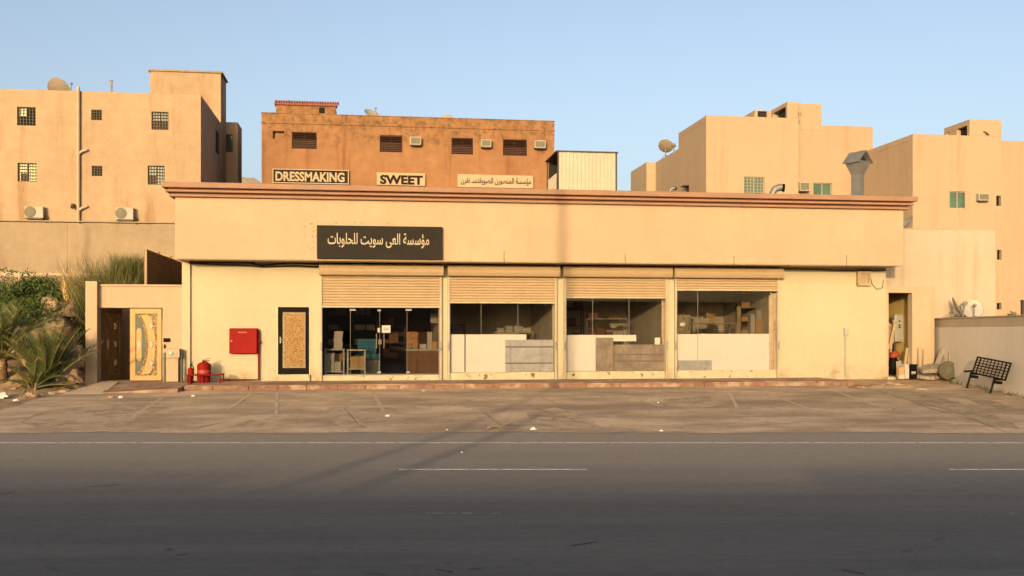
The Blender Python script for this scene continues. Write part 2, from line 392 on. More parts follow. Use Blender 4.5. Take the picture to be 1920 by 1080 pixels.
def asphalt(name, cols, sx, dust_and_sun=None, cr=None):
    """cols dark / light; sx stretches the wheel-worn mottling along local x; dust = (y0, y1, colour, amount) verge sand, with the sunlit far lanes painted into the colour"""
    m, n, b = new_mat(name)
    c = mixc(n, ramp(n, nz(n, 1.0, 6, .6, coords(n, (1/sx, 1, 1))), .35, .65), cols[0], cols[1])
    c = mixc(n, ramp(n, nz(n, 1.0, 5, .7, coords(n, (.35, 5.0, 1))), .50, .72, 0, .55), c, cols[2])
    if dust_and_sun:
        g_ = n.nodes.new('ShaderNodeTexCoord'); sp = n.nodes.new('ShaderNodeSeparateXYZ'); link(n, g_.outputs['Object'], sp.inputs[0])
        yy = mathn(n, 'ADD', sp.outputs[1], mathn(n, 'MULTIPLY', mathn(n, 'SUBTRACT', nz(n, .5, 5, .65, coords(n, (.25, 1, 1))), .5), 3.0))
        c = mixc(n, ramp(n, yy, dust_and_sun[0], dust_and_sun[1], 0, dust_and_sun[3]), c, dust_and_sun[2])
    sp1 = nz(n, 60, 4, .85); c = mixc(n, 1.0, c, gray(n, ramp(n, sp1, .28, .72, .62, 1.38)), 'MULTIPLY')
    c = mixc(n, 1.0, c, gray(n, ramp(n, nz(n, 14, 5, .75, coords(n, (.3, 1, 1))), .3, .7, .86, 1.14)), 'MULTIPLY')
    c = mixc(n, ramp(n, nz(n, 3.0, 7, .75, coords(n, (.5, 1.6, 1))), .655, .70), c, cols[3])
    if cr:
        v = n.nodes.new('ShaderNodeTexVoronoi'); v.feature = 'DISTANCE_TO_EDGE'; v.inputs['Scale'].default_value = cr
        wv = n.nodes.new('ShaderNodeMix'); wv.data_type = 'VECTOR'; wv.inputs[0].default_value = .25
        nn = n.nodes.new('ShaderNodeTexNoise'); nn.inputs['Scale'].default_value = 1.6; nn.inputs['Detail'].default_value = 5
        cc = coords(n); link(n, cc, nn.inputs['Vector']); link(n, cc, wv.inputs[4]); link(n, nn.outputs['Color'], wv.inputs[5]); link(n, wv.outputs[1], v.inputs['Vector'])
        f = mathn(n, 'MULTIPLY', ramp(n, v.outputs['Distance'], .0, .010, .8, 0), ramp(n, nz(n, .45), .5, .62))
        c = mixc(n, f, c, (.12,.09,.065))
        c = mixc(n, ramp(n, nz(n, .22, 5, .6, coords(n, (1, 1.6, 1))), .46, .66, 0, .62), c, (.19,.14,.095))
        c = mixc(n, ramp(n, nz(n, 4.5, 7, .75), .52, .66, 0, .55), c, (.17,.125,.085))
        c = mixc(n, ramp(n, nz(n, 1.1, 6, .7, coords(n, (.55, 1.7, 1))), .54, .70, 0, .6), c, (.185,.14,.095))
        c = mixc(n, ramp(n, nz(n, 11, 5, .8), .58, .72, 0, .45), c, (.62,.49,.36))
    link(n, c, b.inputs['Base Color']); b.inputs['Roughness'].default_value = .9; b.inputs['Specular IOR Level'].default_value = .25
    bp = n.nodes.new('ShaderNodeBump'); bp.inputs['Strength'].default_value = .5; bp.inputs['Distance'].default_value = .012
    link(n, nz(n, 40 if not cr else 9, 7, .8), bp.inputs['Height']); link(n, bp.outputs[0], b.inputs['Normal']); return m
m_road = asphalt('road_asphalt', ((.066,.069,.073),(.086,.088,.090),(.098,.097,.094),(.040,.041,.043)), 9, (9.5, 19.0, (.26,.22,.18), .85))  # shaded near lane and sunlit far lanes painted into the colour, with verge sand
m_lot = asphalt('lot_asphalt', ((.275,.208,.140),(.46,.35,.245),(.235,.175,.118),(.15,.11,.075)), 2.0, None, .42)
# the road runs square to the camera's view; local x along it, local y across it
def road_obj(name, rects, mt, z, cat=None):
    mb = MB()
    for x0, x1, y0, y1 in rects: mb.add([(x0,y0,0),(x1,y0,0),(x1,y1,0),(x0,y1,0)], [(0,1,2,3)])
    o = mb.build(name, mt); o.location = (CAM.x, CAM.y, z); o.rotation_euler.z = -TH
    return tag(o, None, None, kind='structure')
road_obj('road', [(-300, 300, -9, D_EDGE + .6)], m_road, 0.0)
def dep(py, z=0.0): return (CAM.z - z) * F_PX / (py - HY)
def latx(px, d): return (px - 960) / F_PX * d
lines = []
de = dep(830.5); lines.append((-300, 300, de - .06, de + .06))
dd = dep(880.5); L0, L1 = latx(748, dd), latx(1101, dd); per = latx(1780, dd) - L0
for k in range(-12, 13):
    if k != -1: lines.append((L0 + per*k, L1 + per*k, dd - .05, dd + .05))
road_obj('road_marking', lines, m_line, .004)
d2 = dep(963); faint = [(latx(797, d2) + per2, latx(940, d2) + per2, d2 - .035, d2 + .035) for per2 in (-16.5, -8.2, 0, latx(1893, d2) - latx(797, d2))]
road_obj('worn_road_marking', faint, mat('worn_white_paint', (.20,.19,.18), .85, [(4,.3)], spots=(8,.45,.55,(.075,.073,.072))), .004)
# parking apron, a ruled slope from the road edge up to the kerb
mb = MB(); NA, NB = 340, 16; la0, la1 = -30.0, 22.0
for j in range(NB + 1):
    for i in range(NA + 1):
        a = i / NA; l = la0 + (la1 - la0) * a
        p0 = Vector(cw(l, D_EDGE - .06 + .30 * noise.noise(Vector((l * .6, 1.7, 0))) + .08 * noise.noise(Vector((l * 4.1, 0, 5)))))
        tt = (Y_KERB + .02 - p0.y) / FW.y; p1 = Vector((p0.x + FW.x * tt, p0.y + FW.y * tt))
        p = p0.lerp(p1, j / NB); mb.v.append(Vector((p.x, p.y, H(p.x, p.y) + .006 - .001 * j / NB)))
for j in range(NB):
    for i in range(NA): mb.f.append((j*(NA+1)+i, j*(NA+1)+i+1, (j+1)*(NA+1)+i+1, (j+1)*(NA+1)+i)); mb.m.append(0)
lot = mb.build('parking_lot', m_lot, smooth=60); tag(lot, None, None, kind='structure')
def on_lot(px, py):
    z = .1
    for _ in range(12):
        x, y = onZ(px, py, z); z = H(x, y)
    return Vector((x, y, z))
def strip(pts, w_, lift, mb, taper=False):
    """a narrow painted or cracked line laid on the apron, as a sheet just above it"""
    P = []
    for a, b in zip(pts[:-1], pts[1:]):
        k = max(int((b - a).length / .25), 1); P += [a.lerp(b, i / k) for i in range(k)]
    P.append(pts[-1]); o = len(mb.v)
    for i, p in enumerate(P):
        t = P[min(i+1, len(P)-1)] - P[max(i-1, 0)]; s_ = Vector((-t.y, t.x, 0)).normalized()
        ww = w_ * (.35 + .65 * math.sin(math.pi * min(max(i / (len(P)-1), .08), .92))) if taper else w_
        if taper: ww *= random.uniform(.6, 1.3)
        for q in (p - s_ * ww / 2, p + s_ * ww / 2): mb.v.append(Vector((q.x, q.y, H(q.x, q.y) + lift)))
    for i in range(len(P) - 1): mb.f.append((o+2*i, o+2*i+1, o+2*i+3, o+2*i+2)[::-1]); mb.m.append(0)
mb = MB()
for a, b in (((1420,733),(1534,772)),((1562,733),(1671,770)),((1366,735),(1386,772)),((470,738),(425,770)),((305,745),(246,783)),((520,735),(518,778)),((700,735),(722,778)),((1180,745),(1240,762))):
    strip([on_lot(*a), on_lot(*b)], .09, .011, mb)
tag(mb.build('parking_marking', m_faded), None, None, kind='structure')
mb = MB()
for path in ([(898,768),(913,778),(925,787),(938,797),(944,802)], [(645,765),(660,782),(672,796),(686,803)], [(40,792),(60,782),(100,768),(160,762)], [(40,792),(70,801),(140,806)], [(985,760),(1040,778),(1090,792),(1130,805)],
             [(1000,806),(1060,806),(1120,808)], [(430,790),(360,805),(330,806)], [(1200,752),(1225,757)], [(1660,735),(1740,765),(1830,790),(1890,812)], [(1640,733),(1700,748),(1800,765)]):
    strip([on_lot(*p) for p in path], .035, .0095, mb, True)
tag(mb.build('asphalt_crack', m_crack), None, None, kind='structure')
# older, darker repairs in the apron and a strip of trodden earth on the right
def patch(pts, lift, seed, mb):
    P = [on_lot(*p) for p in pts]; c = sum(P, Vector()) / len(P); ring = []
    for i, p in enumerate(P):
        q = P[(i+1) % len(P)]; k = max(int((q-p).length / .3), 1)
        for j in range(k):
            r_ = p.lerp(q, j/k); d = r_ - c; ring.append(c + d * (1 + .10 * noise.noise(Vector((r_.x*1.4, r_.y*1.4, seed))) + .05 * noise.noise(Vector((r_.x*6, r_.y*6, seed)))))
    o = len(mb.v); n = len(ring); K = 7
    for t in range(1, K + 1):
        for r_ in ring: p = c.lerp(r_, t / K); mb.v.append(Vector((p.x, p.y, H(p.x, p.y) + lift)))
    mb.v.append(Vector((c.x, c.y, H(c.x, c.y) + lift))); ci = len(mb.v) - 1
    for i in range(n): mb.f.append((ci, o+i, o+(i+1)%n)); mb.m.append(0)
    for t in range(K - 1):
        for i in range(n): mb.f.append((o+t*n+i, o+(t+1)*n+i, o+(t+1)*n+(i+1)%n, o+t*n+(i+1)%n)); mb.m.append(0)
m_patch = mat('old_patch', (.36,.27,.18), .95, [(.8,.25),(4,.2),(16,.25)], spots=(2.6,.44,.60,(.66,.51,.36)), bump=(12,.8))
m_earthstrip = mat('earth_strip', (.30,.235,.15), .97, [(1.2,.25),(7,.25)], spots=(3,.48,.62,(.62,.47,.32)), bump=(12,.8))
mb = MB()
patch([(48,790),(64,778),(110,768),(190,760),(300,752),(330,762),(270,778),(230,800),(150,804),(80,800)], .009, 1, mb)
patch([(612,764),(655,762),(668,782),(690,804),(640,803),(622,788)], .009, 2, mb)
patch([(985,772),(1040,764),(1085,778),(1130,803),(1040,804),(1000,795)], .009, 3, mb)
patch([(440,795),(470,788),(500,792),(490,802),(450,803)], .009, 4, mb)
patch([(1240,748),(1330,744),(1360,758),(1300,768),(1250,762)], .009, 6, mb)
tag(mb.build('asphalt_patch', m_patch), None, None, kind='structure')
mb = MB()
patch([(1640,731),(1700,732),(1790,752),(1890,790),(1915,806),(1860,800),(1770,768),(1690,748)], .0095, 5, mb)
patch([(1800,742),(1850,748),(1900,764),(1880,768),(1830,756)], .0095, 7, mb)
tag(mb.build('earth_strip', m_earthstrip), None, None, kind='structure')
# pavement slab in front of the shop, with its kerb
xk0, xk1 = X(345, Y_KERB), X(1600, Y_KERB)
mb = MB().box(xk0, xk1, Y_KERB + .16, .3, .1, Z_PAVE)
tag(mb.build('pavement', m_tile, bevel=.01), None, None, kind='structure')
mb = MB(); x = xk0
while x < xk1 - .05:
    l = min(random.uniform(.75, 1.0), xk1 - x); dz = random.uniform(-.03, .004)
    mb.box(x + .004, x + l - .004, Y_KERB + random.uniform(-.012, .004), Y_KERB + .156, .1, Z_PAVE + dz); x += l
tag(mb.build('kerb', m_kerb, bevel=.012), None, None, kind='structure')
# paved landing of the gate with a beige ramp beside it
xl0, xl1 = X(200, -1.4), X(352, -1.4)
mb = MB().add([(xl0+.25,-2.9,.36),(xl1+.0,-2.9,.46),(xl1,.05,.53),(xl0-.2,.05,.53),(xl0+.25,-2.9,.1),(xl1,-2.9,.1),(xl1,.05,.1),(xl0-.2,.05,.1)],
              [(0,1,2,3),(4,5,1,0),(5,6,2,1),(6,7,3,2),(7,4,0,3),(7,6,5,4)])
tag(mb.build('landing_pavement', m_tile, bevel=.01), None, None, kind='structure')
xr0, xr1 = X(152, -1.5), X(212, -1.5)
mb = MB().add([(xr0-.1,-3.0,H(xr0,-3.0)+.01),(xr1+.1,-3.0,H(xr1,-3.0)+.01),(xr1-.1,-.4,.54),(xr0+.25,-.4,.54),(xr0-.1,-3.0,0),(xr1+.1,-3.0,0),(xr1-.1,-.4,0),(xr0+.25,-.4,0)],
              [(0,1,2,3),(4,5,1,0),(5,6,2,1),(6,7,3,2),(7,4,0,3),(7,6,5,4)])
tag(mb.build('ramp', m_ramp, bevel=.01), None, None, kind='structure')

# ------------------------------------------------------------------ the shop building
V_F = -1.05                                                   # plane of the projecting fascia
xf0, xf1 = X(328, V_F), X(1694, V_F)
zf0 = (Z(330, 486.5, V_F) + Z(1694, 497, V_F)) / 2            # underside of the fascia
zc1 = (Z(330, 337, V_F - .37) + Z(1694, 370, V_F - .37)) / 2  # top of the cornice
zc0 = zc1 - .42
DEEP = 9.0
bays = [(X(600,0), X(828,0)), (X(839,0), X(1043,0)), (X(1057,0), X(1250,0)), (X(1264,0), X(1459,0))]
sill_z = [Z(714,703.5,0), Z(940,698,0), Z(1150,696,0), Z(1360,694,0)]
shut_z = [Z(714,577,-.05), Z(940,569,-.05), Z(1150,559.5,-.05), Z(1360,545.5,-.05)]
xd0, xd1 = X(521, 0), X(580, 0); zd0, zd1 = Z(550, 702, 0), Z(550, 575.5, 0)
shop = thing('shop_building', 'long single storey cream shop building with four shutters and a red brown cornice', 'shop building', ((XB0+XB1)/2, 0, Z_FLOOR))
holes = [(b[0], b[1], s, zf0) for b, s in zip(bays, sill_z)] + [(xd0, xd1, zd0, zd1)]
mb = MB().grid_wall(XB0, XB1, .2, zf0, 0, .25, holes)
mb.box(XB0, XB0 + .25, .25, DEEP, .2, zf0); mb.box(XB1 - .25, XB1, .25, DEEP, .2, zf0); mb.box(XB0 + .25, XB1 - .25, DEEP - .25, DEEP, .2, zf0)
mb.box(XB0 + .002, XB0 + .24, -.09, -.001, .2, zf0 - .02)
mb.build('wall', m_lower, shop, bevel=.008)
MB().box(xf0, xf1, V_F, DEEP + .3, zf0 + .004, zc0 + .02).build('fascia', m_fascia, shop, bevel=.01)
MB().box(xf0 + .03, xf1 - .03, V_F + .03, -.002, zf0 - .012, zf0 + .003).build('soffit', m_soffit, shop)
MB().box(xf0 + .3, xf1 - .3, V_F + .3, DEEP, zc0 + .021, zc0 + .06).build('roof', m_conc, shop)
def cornice_ring(p, za, zb, inner=.0):
    return (xf0 - p, xf1 + p, V_F - p, DEEP + .3 + p, za, zb)
c_ = MB()
for p, za, zb in ((.32, zc1 - .16, zc1), (.23, zc1 - .275, zc1 - .205), (.14, zc1 - .40, zc1 - .325)):
    c_.box(*cornice_ring(p, za, zb))
c_.build('cornice', m_cornice, shop, bevel=.02)
c_ = MB()
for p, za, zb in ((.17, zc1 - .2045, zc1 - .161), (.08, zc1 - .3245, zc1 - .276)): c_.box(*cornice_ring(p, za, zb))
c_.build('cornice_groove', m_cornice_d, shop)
# the inside: floor, ceiling and partitions between the four shops
V_IN = 5.2
MB().box(XB0 + .25, XB1 - .25, .25, DEEP - .25, .21, Z_FLOOR + .02).build('shop_floor', m_intfloor, shop)
MB().box(XB0 + .25, XB1 - .25, .25, DEEP - .25, zf0 - .25, zf0 - .02).build('ceiling', m_ceiling, shop)
pw = MB()
for xa, xb in ((xd1 + .05, bays[0][0] - .02), (bays[0][1] + .02, bays[1][0] - .02), (bays[1][1] + .02, bays[2][0] - .02), (bays[2][1] + .02, bays[3][0] - .02), (bays[3][1] + .02, bays[3][1] + .2)):
    pw.box(xa, xb, .251, V_IN, Z_FLOOR + .021, zf0 - .251)
pw.box(XB0 + .26, XB1 - .26, V_IN + .001, V_IN + .15, Z_FLOOR + .021, zf0 - .251)
pw.build('partition_wall', m_interior, shop)
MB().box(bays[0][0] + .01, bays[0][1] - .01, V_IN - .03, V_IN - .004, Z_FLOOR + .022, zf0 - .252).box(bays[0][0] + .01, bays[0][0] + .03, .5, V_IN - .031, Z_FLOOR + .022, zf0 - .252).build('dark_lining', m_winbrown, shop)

def shutter(b, zb, zs, i):
    x0, x1 = b; bw = [(598,832),(840,1051),(1057,1262),(1266,1471)][i]
    s = MB()
    # curtain of interlocking slats, from its bottom rail up into the roll box
    y0 = -.06; z = zb + .06
    while z < zf0 - .3:
        z2 = min(z + .085, zf0 - .29); s.prism([(0, 0)] * 0 or [], 0, 0) if False else None
        prof = [(y0 + .008, z), (y0 - .012, z + .02), (y0 - .016, z + .0425), (y0 - .012, z + .065), (y0 + .008, z + .082)]
        k = len(s.v)
        for xx in (x0 + .06, x1 - .06):
            for yy, zz in prof: s.v.append(Vector((xx, yy, min(zz, zf0 - .28))))
        for q in range(4): s.f.append((k+q, k+5+q, k+6+q, k+1+q)); s.m.append(0)
        z += .085
    sh = s.build('roller_shutter', m_shut, shop, smooth=25)
    MB().box(x0 + .06, x1 - .06, y0 - .03, y0 + .03, zb, zb + .06).build('bottom_rail', m_rail, sh, bevel=.006)
    xb0, xb1 = X(bw[0], -.36), X(bw[1], -.36)
    zt, zl = zf0 - .055, Z(714, 517, -.36) - (0.02 if i else 0)
    zl = zf0 - .40
    pr = []
    for k in range(9):
        a = -math.pi/2 + math.pi * k / 8; pr.append((-.36 + .09 - .09 * math.cos(a), (zt + zl)/2 + ((zt - zl)/2) * math.sin(a)))
    ys_ = [(-.002, zl)] + pr + [(-.002, zt)]
    bx = MB(); n = len(ys_)
    vs = [(xb0, y, z) for y, z in ys_] + [(xb1, y, z) for y, z in ys_]
    bx.add(vs, [tuple(range(n)), tuple(reversed(range(n, 2*n)))] + [(k, n+k, n+(k+1) % n, (k+1) % n) for k in range(n)])
    for k in range(2): bx.box(xb0 + .005, xb1 - .005, -.372, -.355, zl + .10 + .12*k, zl + .115 + .12*k)
    bx.build('shutter_box', m_shut, sh, bevel=.006)
    zb_ = .5
    for xx in (x0 + .03, x1 - .03):
        gd = MB().box(xx - .035, xx + .035, -.11, -.085, zb_, zl); gd.box(xx - .035, xx - .022, -.085, -.002, zb_, zl); gd.box(xx + .022, xx + .035, -.085, -.002, zb_, zl)
        gd.build('guide_rail', m_rail, sh, bevel=.004)
        MB().box(xx - .03, xx + .03, -.125, -.111, 1.42, 1.68).build('lock_plate', m_steel, sh, bevel=.004)
for i, b in enumerate(bays): shutter(b, shut_z[i], sill_z[i], i)
# low chipped sills under each shop window
for b, s in zip(bays, sill_z):
    k = MB(); x = b[0] + .07
    while x < b[1] - .1:
        l = min(random.uniform(.3, .7), b[1] - .07 - x); k.box(x, x + l, -.035 - random.uniform(0, .008), -.003, .3, s + random.uniform(-.03, .008)); x += l
    k.build('window_sill', m_sill, shop, bevel=.01)
m_fit = mat('steel_fitting', (.34,.32,.28), .5)
# windows: panes with slim frames
V_G = .14
pane_px = [(603,657,712,763,824), (843,902,971,1037), (1058,1111,1179,1242), (1265,1308,1445)]
for i, (b, px) in enumerate(zip(bays, pane_px)):
    fr = MB(); xs_ = [X(p, V_G) for p in px]; xs_[0] = max(xs_[0], b[0] + .01); xs_[-1] = min(xs_[-1], b[1] - .01)
    for xx in xs_: 
        wdt = .005 if xx not in (xs_[0], xs_[-1]) else .03
        fr.box(xx - wdt, xx + wdt, V_G - .03, V_G + .03, sill_z[i] + .003, zf0 - .1)
    fr.box(xs_[0], xs_[-1], V_G - .031, V_G + .031, sill_z[i] + .002, sill_z[i] + .03)
    wf = fr.build('window_frame', m_frame, shop)
    for a, c in zip(xs_[:-1], xs_[1:]):
        MB().box(a + .006, c - .006, V_G - .004, V_G + .004, sill_z[i] + .031, zf0 - .11).build('pane', m_glass, wf)
    if i == 0:
        for px_ in (706, 720):
            xx = X(px_, V_G); MB().tube([(xx, V_G - .03, Z(px_,653,V_G)), (xx, V_G - .07, Z(px_,652,V_G)), (xx, V_G - .07, Z(px_,627,V_G)), (xx, V_G - .03, Z(px_,626,V_G))], .014, 8).build('door_handle', m_frame, wf, smooth=40)
        for cx, cy, w_ in ((661,581,.09),(711,582,.05),(766,581,.09),(711,698,.05),(765,698,.05)):
            xx, zz = onY(cx, cy, V_G); MB().box(xx - w_, xx + w_, V_G - .02, V_G + .02, zz - .025, zz + .025).build('patch_fitting', m_fit, wf)
        pp = MB(); x0, z0 = onY(716, 624, V_G); x1, z1 = onY(732, 610, V_G); pp.box(x0, x1, V_G - .012, V_G - .006, z0, z1)
        x0, z0 = onY(708, 623, V_G); x1, z1 = onY(713, 615, V_G); pp.box(x0, x1, V_G - .012, V_G - .006, z0, z1)
        pn = pp.build('door_notice', m_boxw, wf)
        pk = MB(); a, c = onY(719, 618, V_G); e, f_ = onY(729, 616, V_G); pk.box(a, e, V_G - .015, V_G - .0125, c, f_)
        pk.build('notice_print', mat('notice_ink', (.12,.22,.18), .8), wf)
        l_ = MB(); xx, zz = onY(712.5, 641, V_G); l_.box(xx - .05, xx + .05, V_G - .035, V_G + .01, zz - .08, zz + .08); l_.build('door_lock', m_rust, wf, bevel=.01)
# black side door with an ornamental panel
dr = MB().box(xd0 + .01, xd1 - .01, .04, .10, zd0 + .01, zd1 - .01).build('door', m_black, shop, bevel=.006)
px0, pz0 = onY(530, 690, 0); px1, pz1 = onY(572.5, 585.5, 0)
m_panel = mat('ornate_brass', (.25,.145,.045), .45, [(6,.12)], spots=(26,.50,.56,S('#7a5420')), metal=.2, bump=(30,.8))
MB().box(px0 + .05, px1 - .05, .012, .039, pz0 + .05, pz1 - .05).build('door_panel', m_panel, dr, bevel=.008)
m_border = mat('panel_border', (.20,.15,.09), .5, [(40,.5)], metal=.3)
MB().grid_wall(px0, px1, pz0, pz1, .008, .038, [(px0 + .05, px1 - .05, pz0 + .05, pz1 - .05)]).build('panel_border', m_border, dr, bevel=.006)
hx, hz = onY(525.5, 637, 0)
MB().box(hx - .02, hx + .02, .028, .039, hz - .11, hz + .09).tube([(hx, .03, hz), (hx, -.02, hz), (hx + .11, -.02, hz)], .012, 8).build('handle', m_steel, dr, smooth=40)
MB().box(xd0 - .02, xd1 + .02, -.10, -.002, zd0 - .20, zd0 + .005).build('door_step', m_sill, shop, bevel=.015)
fr = MB()
for a in (xd0 - .04, xd1 - .005): fr.box(a, a + .045, -.012, .04, zd0 + .006, zd1 + .03)
fr.box(xd0 + .006, xd1 - .006, -.010, .04, zd1 - .005, zd1 + .028)
fr.build('door_frame', mat('door_trim', (.50,.40,.24), .8, [(4,.15)]), shop, bevel=.005)
# small marks on the render: chipped screw holes beside the sign, hooks and run-off under the fascia
m_chip = mat('chip_dark', (.16,.10,.05), .9)
for _ in range(46):
    px, py = (random.gauss(585, 7), random.uniform(418, 468)) if random.random() < .8 else (random.uniform(560, 830), random.uniform(415, 421))
    if px > 593 and py > 421: continue
    x, z = onY(px, py, V_F); r_ = random.uniform(.006, .022); MB().lathe((x, V_F - .0005, z), [(r_, 0), (r_*.6, .003)], 6, M=Matrix.Rotation(R(90), 3, 'X')).build('chipped_spot', m_chip, shop)
for px, py in ((945,470),(1172,476),(1376,479),(1587,478)):
    x, z = onY(px, py, V_F); MB().tube([(x, V_F - .012, z), (x, V_F - .012, zf0 + .02), (x + .01, V_F - .02, zf0 - .06)], .007, 6).build('hook', m_darkframe, shop)
cb = MB()
pts = []
for k in range(40):
    px = 355 + (1660 - 355) * k / 39; x = X(px, -.12); z = zf0 - .06 - .05 * abs(math.sin(k * .55)) - (.05 if 3 < k < 8 else 0); pts.append((x, -.14, z))
cb.tube(pts, .016, 6)
pts = [(X(470,-.1), -.12, zf0 - .05), (X(490,-.1), -.12, zf0 - .11), (X(540,-.1), -.12, zf0 - .03), (X(600,-.1), -.12, zf0 - .05)]
cb.tube(pts, .022, 6)
tag(cb.build('cable_run', m_black, origin=(X(1000,0), -.14, zf0 - .1), smooth=60), 'thin black cable run slung along the wall under the fascia', 'cable')
tube_ = MB().box(X(357,-.3), X(478,-.3), -.34, -.28, zf0 - .075, zf0 - .02)
single(tube_, 'lamp_batten', m_dark, 'long dark batten fixed under the fascia above the red cabinet', 'batten', (X(420,-.3), -.31, zf0 - .05), bevel=.01)

# the black sign board with gilt lettering
V_S = V_F - .13
sx0, sz0 = onY(594, 484, V_S); sx1 = X(829.5, V_S); sz1 = Z(594, 422, V_S)
sz0 = (Z(594, 484, V_S) + Z(829, 487, V_S)) / 2; sz1 = (Z(594, 422, V_S) + Z(829, 425.5, V_S)) / 2
sg = thing('shop_sign', 'wide black sign board with gilt Arabic lettering above the glass shop door', 'sign', ((sx0+sx1)/2, V_F, sz0))
MB().box(sx0, sx1, V_S, V_F - .004, sz0, sz1).build('board', m_signblack, sg, bevel=.008)
def ar(*words): return ' '.join(''.join(reversed(w_)) for w_ in reversed(words))
W_ = ar('\ufee3\ufe86\ufeb3\ufeb4\ufe94', '\ufe8d\ufedf\ufecc\ufef0', '\ufeb3\ufeee\ufef3\ufe96', '\ufedf\ufee0\ufea4\ufee0\ufeee\ufe91\ufe8e\ufe95')
tx0, tx1 = X(614.5, V_S), X(804.5, V_S); tz0, tz1 = Z(710, 465, V_S), Z(710, 437, V_S)
text_mesh(W_, 'lettering', m_gilt, sg, tx0, tx1, tz0, tz1, V_S - .001, bold=.010, thick=.02)

# electric meter box on the wall and its wire, conduit on the wall
x0, z0 = onY(1605, 536, 0); x1, z1 = onY(1629, 508, 0)
mt_ = thing('meter_box', 'square wooden meter box high on the yellow wall beside the passage door', 'meter box', ((x0+x1)/2, 0, z0))
MB().grid_wall(x0, x1, z0, z1, -.14, -.002, [(x0+.06, x1-.06, z0+.08, z1-.08)]).build('case', m_old_wood, mt_, bevel=.01)
MB().box(x0+.061, x1-.061, -.10, -.003, z0+.081, z1-.081).build('door', m_pale_wood, mt_, bevel=.006)
MB().tube([(x1, -.05, z1-.1), (x1+.1, -.04, z0+.05), (x1+.28, -.04, z0-.12), (x1+.46, -.04, z0-.05), (x1+.5, -.04, z0+.2)], .010, 6).build('wire', m_darkframe, mt_, smooth=60)
x0, z0 = onY(1583.5, 706, 0); zt = Z(1583, 628, 0); x1, z1 = onY(1586, 615, 0)
cn = thing('conduit_pipe', 'grey conduit pipe with a switch box climbing the right end of the yellow wall', 'pipe', (x0, -.03, z0))
MB().tube([(x0, -.035, z0), (x0, -.035, zt)], .022, 8).build('pipe', m_grey, cn, smooth=40)
MB().box(x0-.04, x0+.11, -.09, -.002, zt - .01, z1).build('switch_box', m_ac, cn, bevel=.008)

# fire hose cabinet with its red riser, extinguishers behind a red rail
V_C = -.24
x0, z0 = onY(429.5, 663, V_C); x1, z1 = onY(482, 615.5, V_C)
fc = thing('fire_hose_cabinet', 'red fire hose cabinet hung on the yellow wall left of the black door', 'fire cabinet', ((x0+x1)/2, 0, z0))
MB().box(x0, x1, V_C + .02, -.002, z0, z1).build('body', m_red, fc, bevel=.01)
dd_ = MB().box(x0+.012, x1-.012, V_C, V_C + .019, z0+.012, z1-.012).build('door', m_red, fc, bevel=.008)
MB().lathe((x0+.07, V_C-.001, (z0+z1)/2), [(.028,0),(.028,.014),(.012,.02)], 12, M=Matrix.Rotation(R(90),3,'X')).build('latch', m_steel, dd_, smooth=40)
MB().box(x0+.26, x1-.30, V_C-.006, V_C-.001, z1-.145, z1-.10).build('name_strip', mat('faded_red', (.30,.06,.04), .6), dd_)
rs = MB(); xp_, _ = onY(485, 640, -.1); zb_ = Z_PAVE + .05
rs.tube([(x1, -.1, z1-.08), (xp_, -.1, z1-.08), (xp_, -.1, zb_), (X(415,-.1), -.1, zb_)], .03, 10)
rs.tube([(xp_-.02, -.1, z1-.42), (xp_+.06, -.1, z1-.42)], .045, 10)
rs.build('riser_pipe', m_darkred, fc, smooth=35)
def extinguisher(px, pb, pt, r, v, label, big):
    x, _ = onY(px, pb, v); zb = Z_PAVE; zt = Z(px, pt, v); h = zt - zb
    e = thing('fire_extinguisher', label, 'fire extinguisher', (x, v, zb), 'red fire extinguishers by the wall')
    hb = h * (.92 if big else .80)
    MB().lathe((x, v, zb), [(r*.9,0),(r,.03),(r,hb*.84),(r*.9,hb*.93),(r*.55,hb*.985),(r*.3,hb)], 24).build('cylinder', m_red, e, smooth=35)
    vv = MB().lathe((x, v, zb+hb), [(r*.26,0),(r*.26,(h-hb)*.6),(r*.18,h-hb)], 10)
    vv.box(x-r*.2, x+r*.9, v-.012, v+.012, zt-.02, zt+.005); vv.obox((x+r*.4, v, zt+.04), r*1.3, .022, .014, (0,R(-18),0))
    vv.build('valve', m_black if not big else m_darkred, e, smooth=35)
    MB().tube([(x+r*.3, v-.02, zt-.02),(x+r*1.1, v-r*.5, zt-.12),(x+r*1.12, v-r*.6, zb+h*.45),(x+r*.9, v-r*.8, zb+h*.28)], .014, 8).build('hose', m_black, e, smooth=60)
    if big:
        MB().lathe((x, v, zb+hb*.46), [(r*1.012,0),(r*1.012,.10)], 24, cap=False).build('label_band', mat('band_red',(.30,.04,.03),.5), e, smooth=35)
    return e
extinguisher(357.5, 721, 682, .085, -.75, 'slim red fire extinguisher with a black valve behind the low red rail', False)
extinguisher(382, 721, 676, .19, -.6, 'fat red tank extinguisher standing behind the low red rail', True)
xa, xb = X(352, -1.0), X(413, -1.0); zr = Z(380, 703, -1.0)
rl = MB().tube([(xa, -.35, Z_PAVE), (xa, -.35, zr), (xa, -1.0, zr), (xb, -1.0, zr), (xb, -1.0, Z_PAVE)], .026, 8)
rl.tube([(xa, -1.0, Z_PAVE), (xa, -1.0, zr)], .026, 8).tube([((xa+xb)/2-.12, -1.0, Z_PAVE), ((xa+xb)/2-.12, -1.0, zr)], .026, 8).tube([(xb, -1.0, zr), (xb, -.35, zr), (xb, -.35, Z_PAVE)], .026, 8)
single(rl, 'guard_rail', m_darkred, 'low red pipe rail fencing in the two extinguishers', 'rail', ((xa+xb)/2, -.7, Z_PAVE), smooth=35)

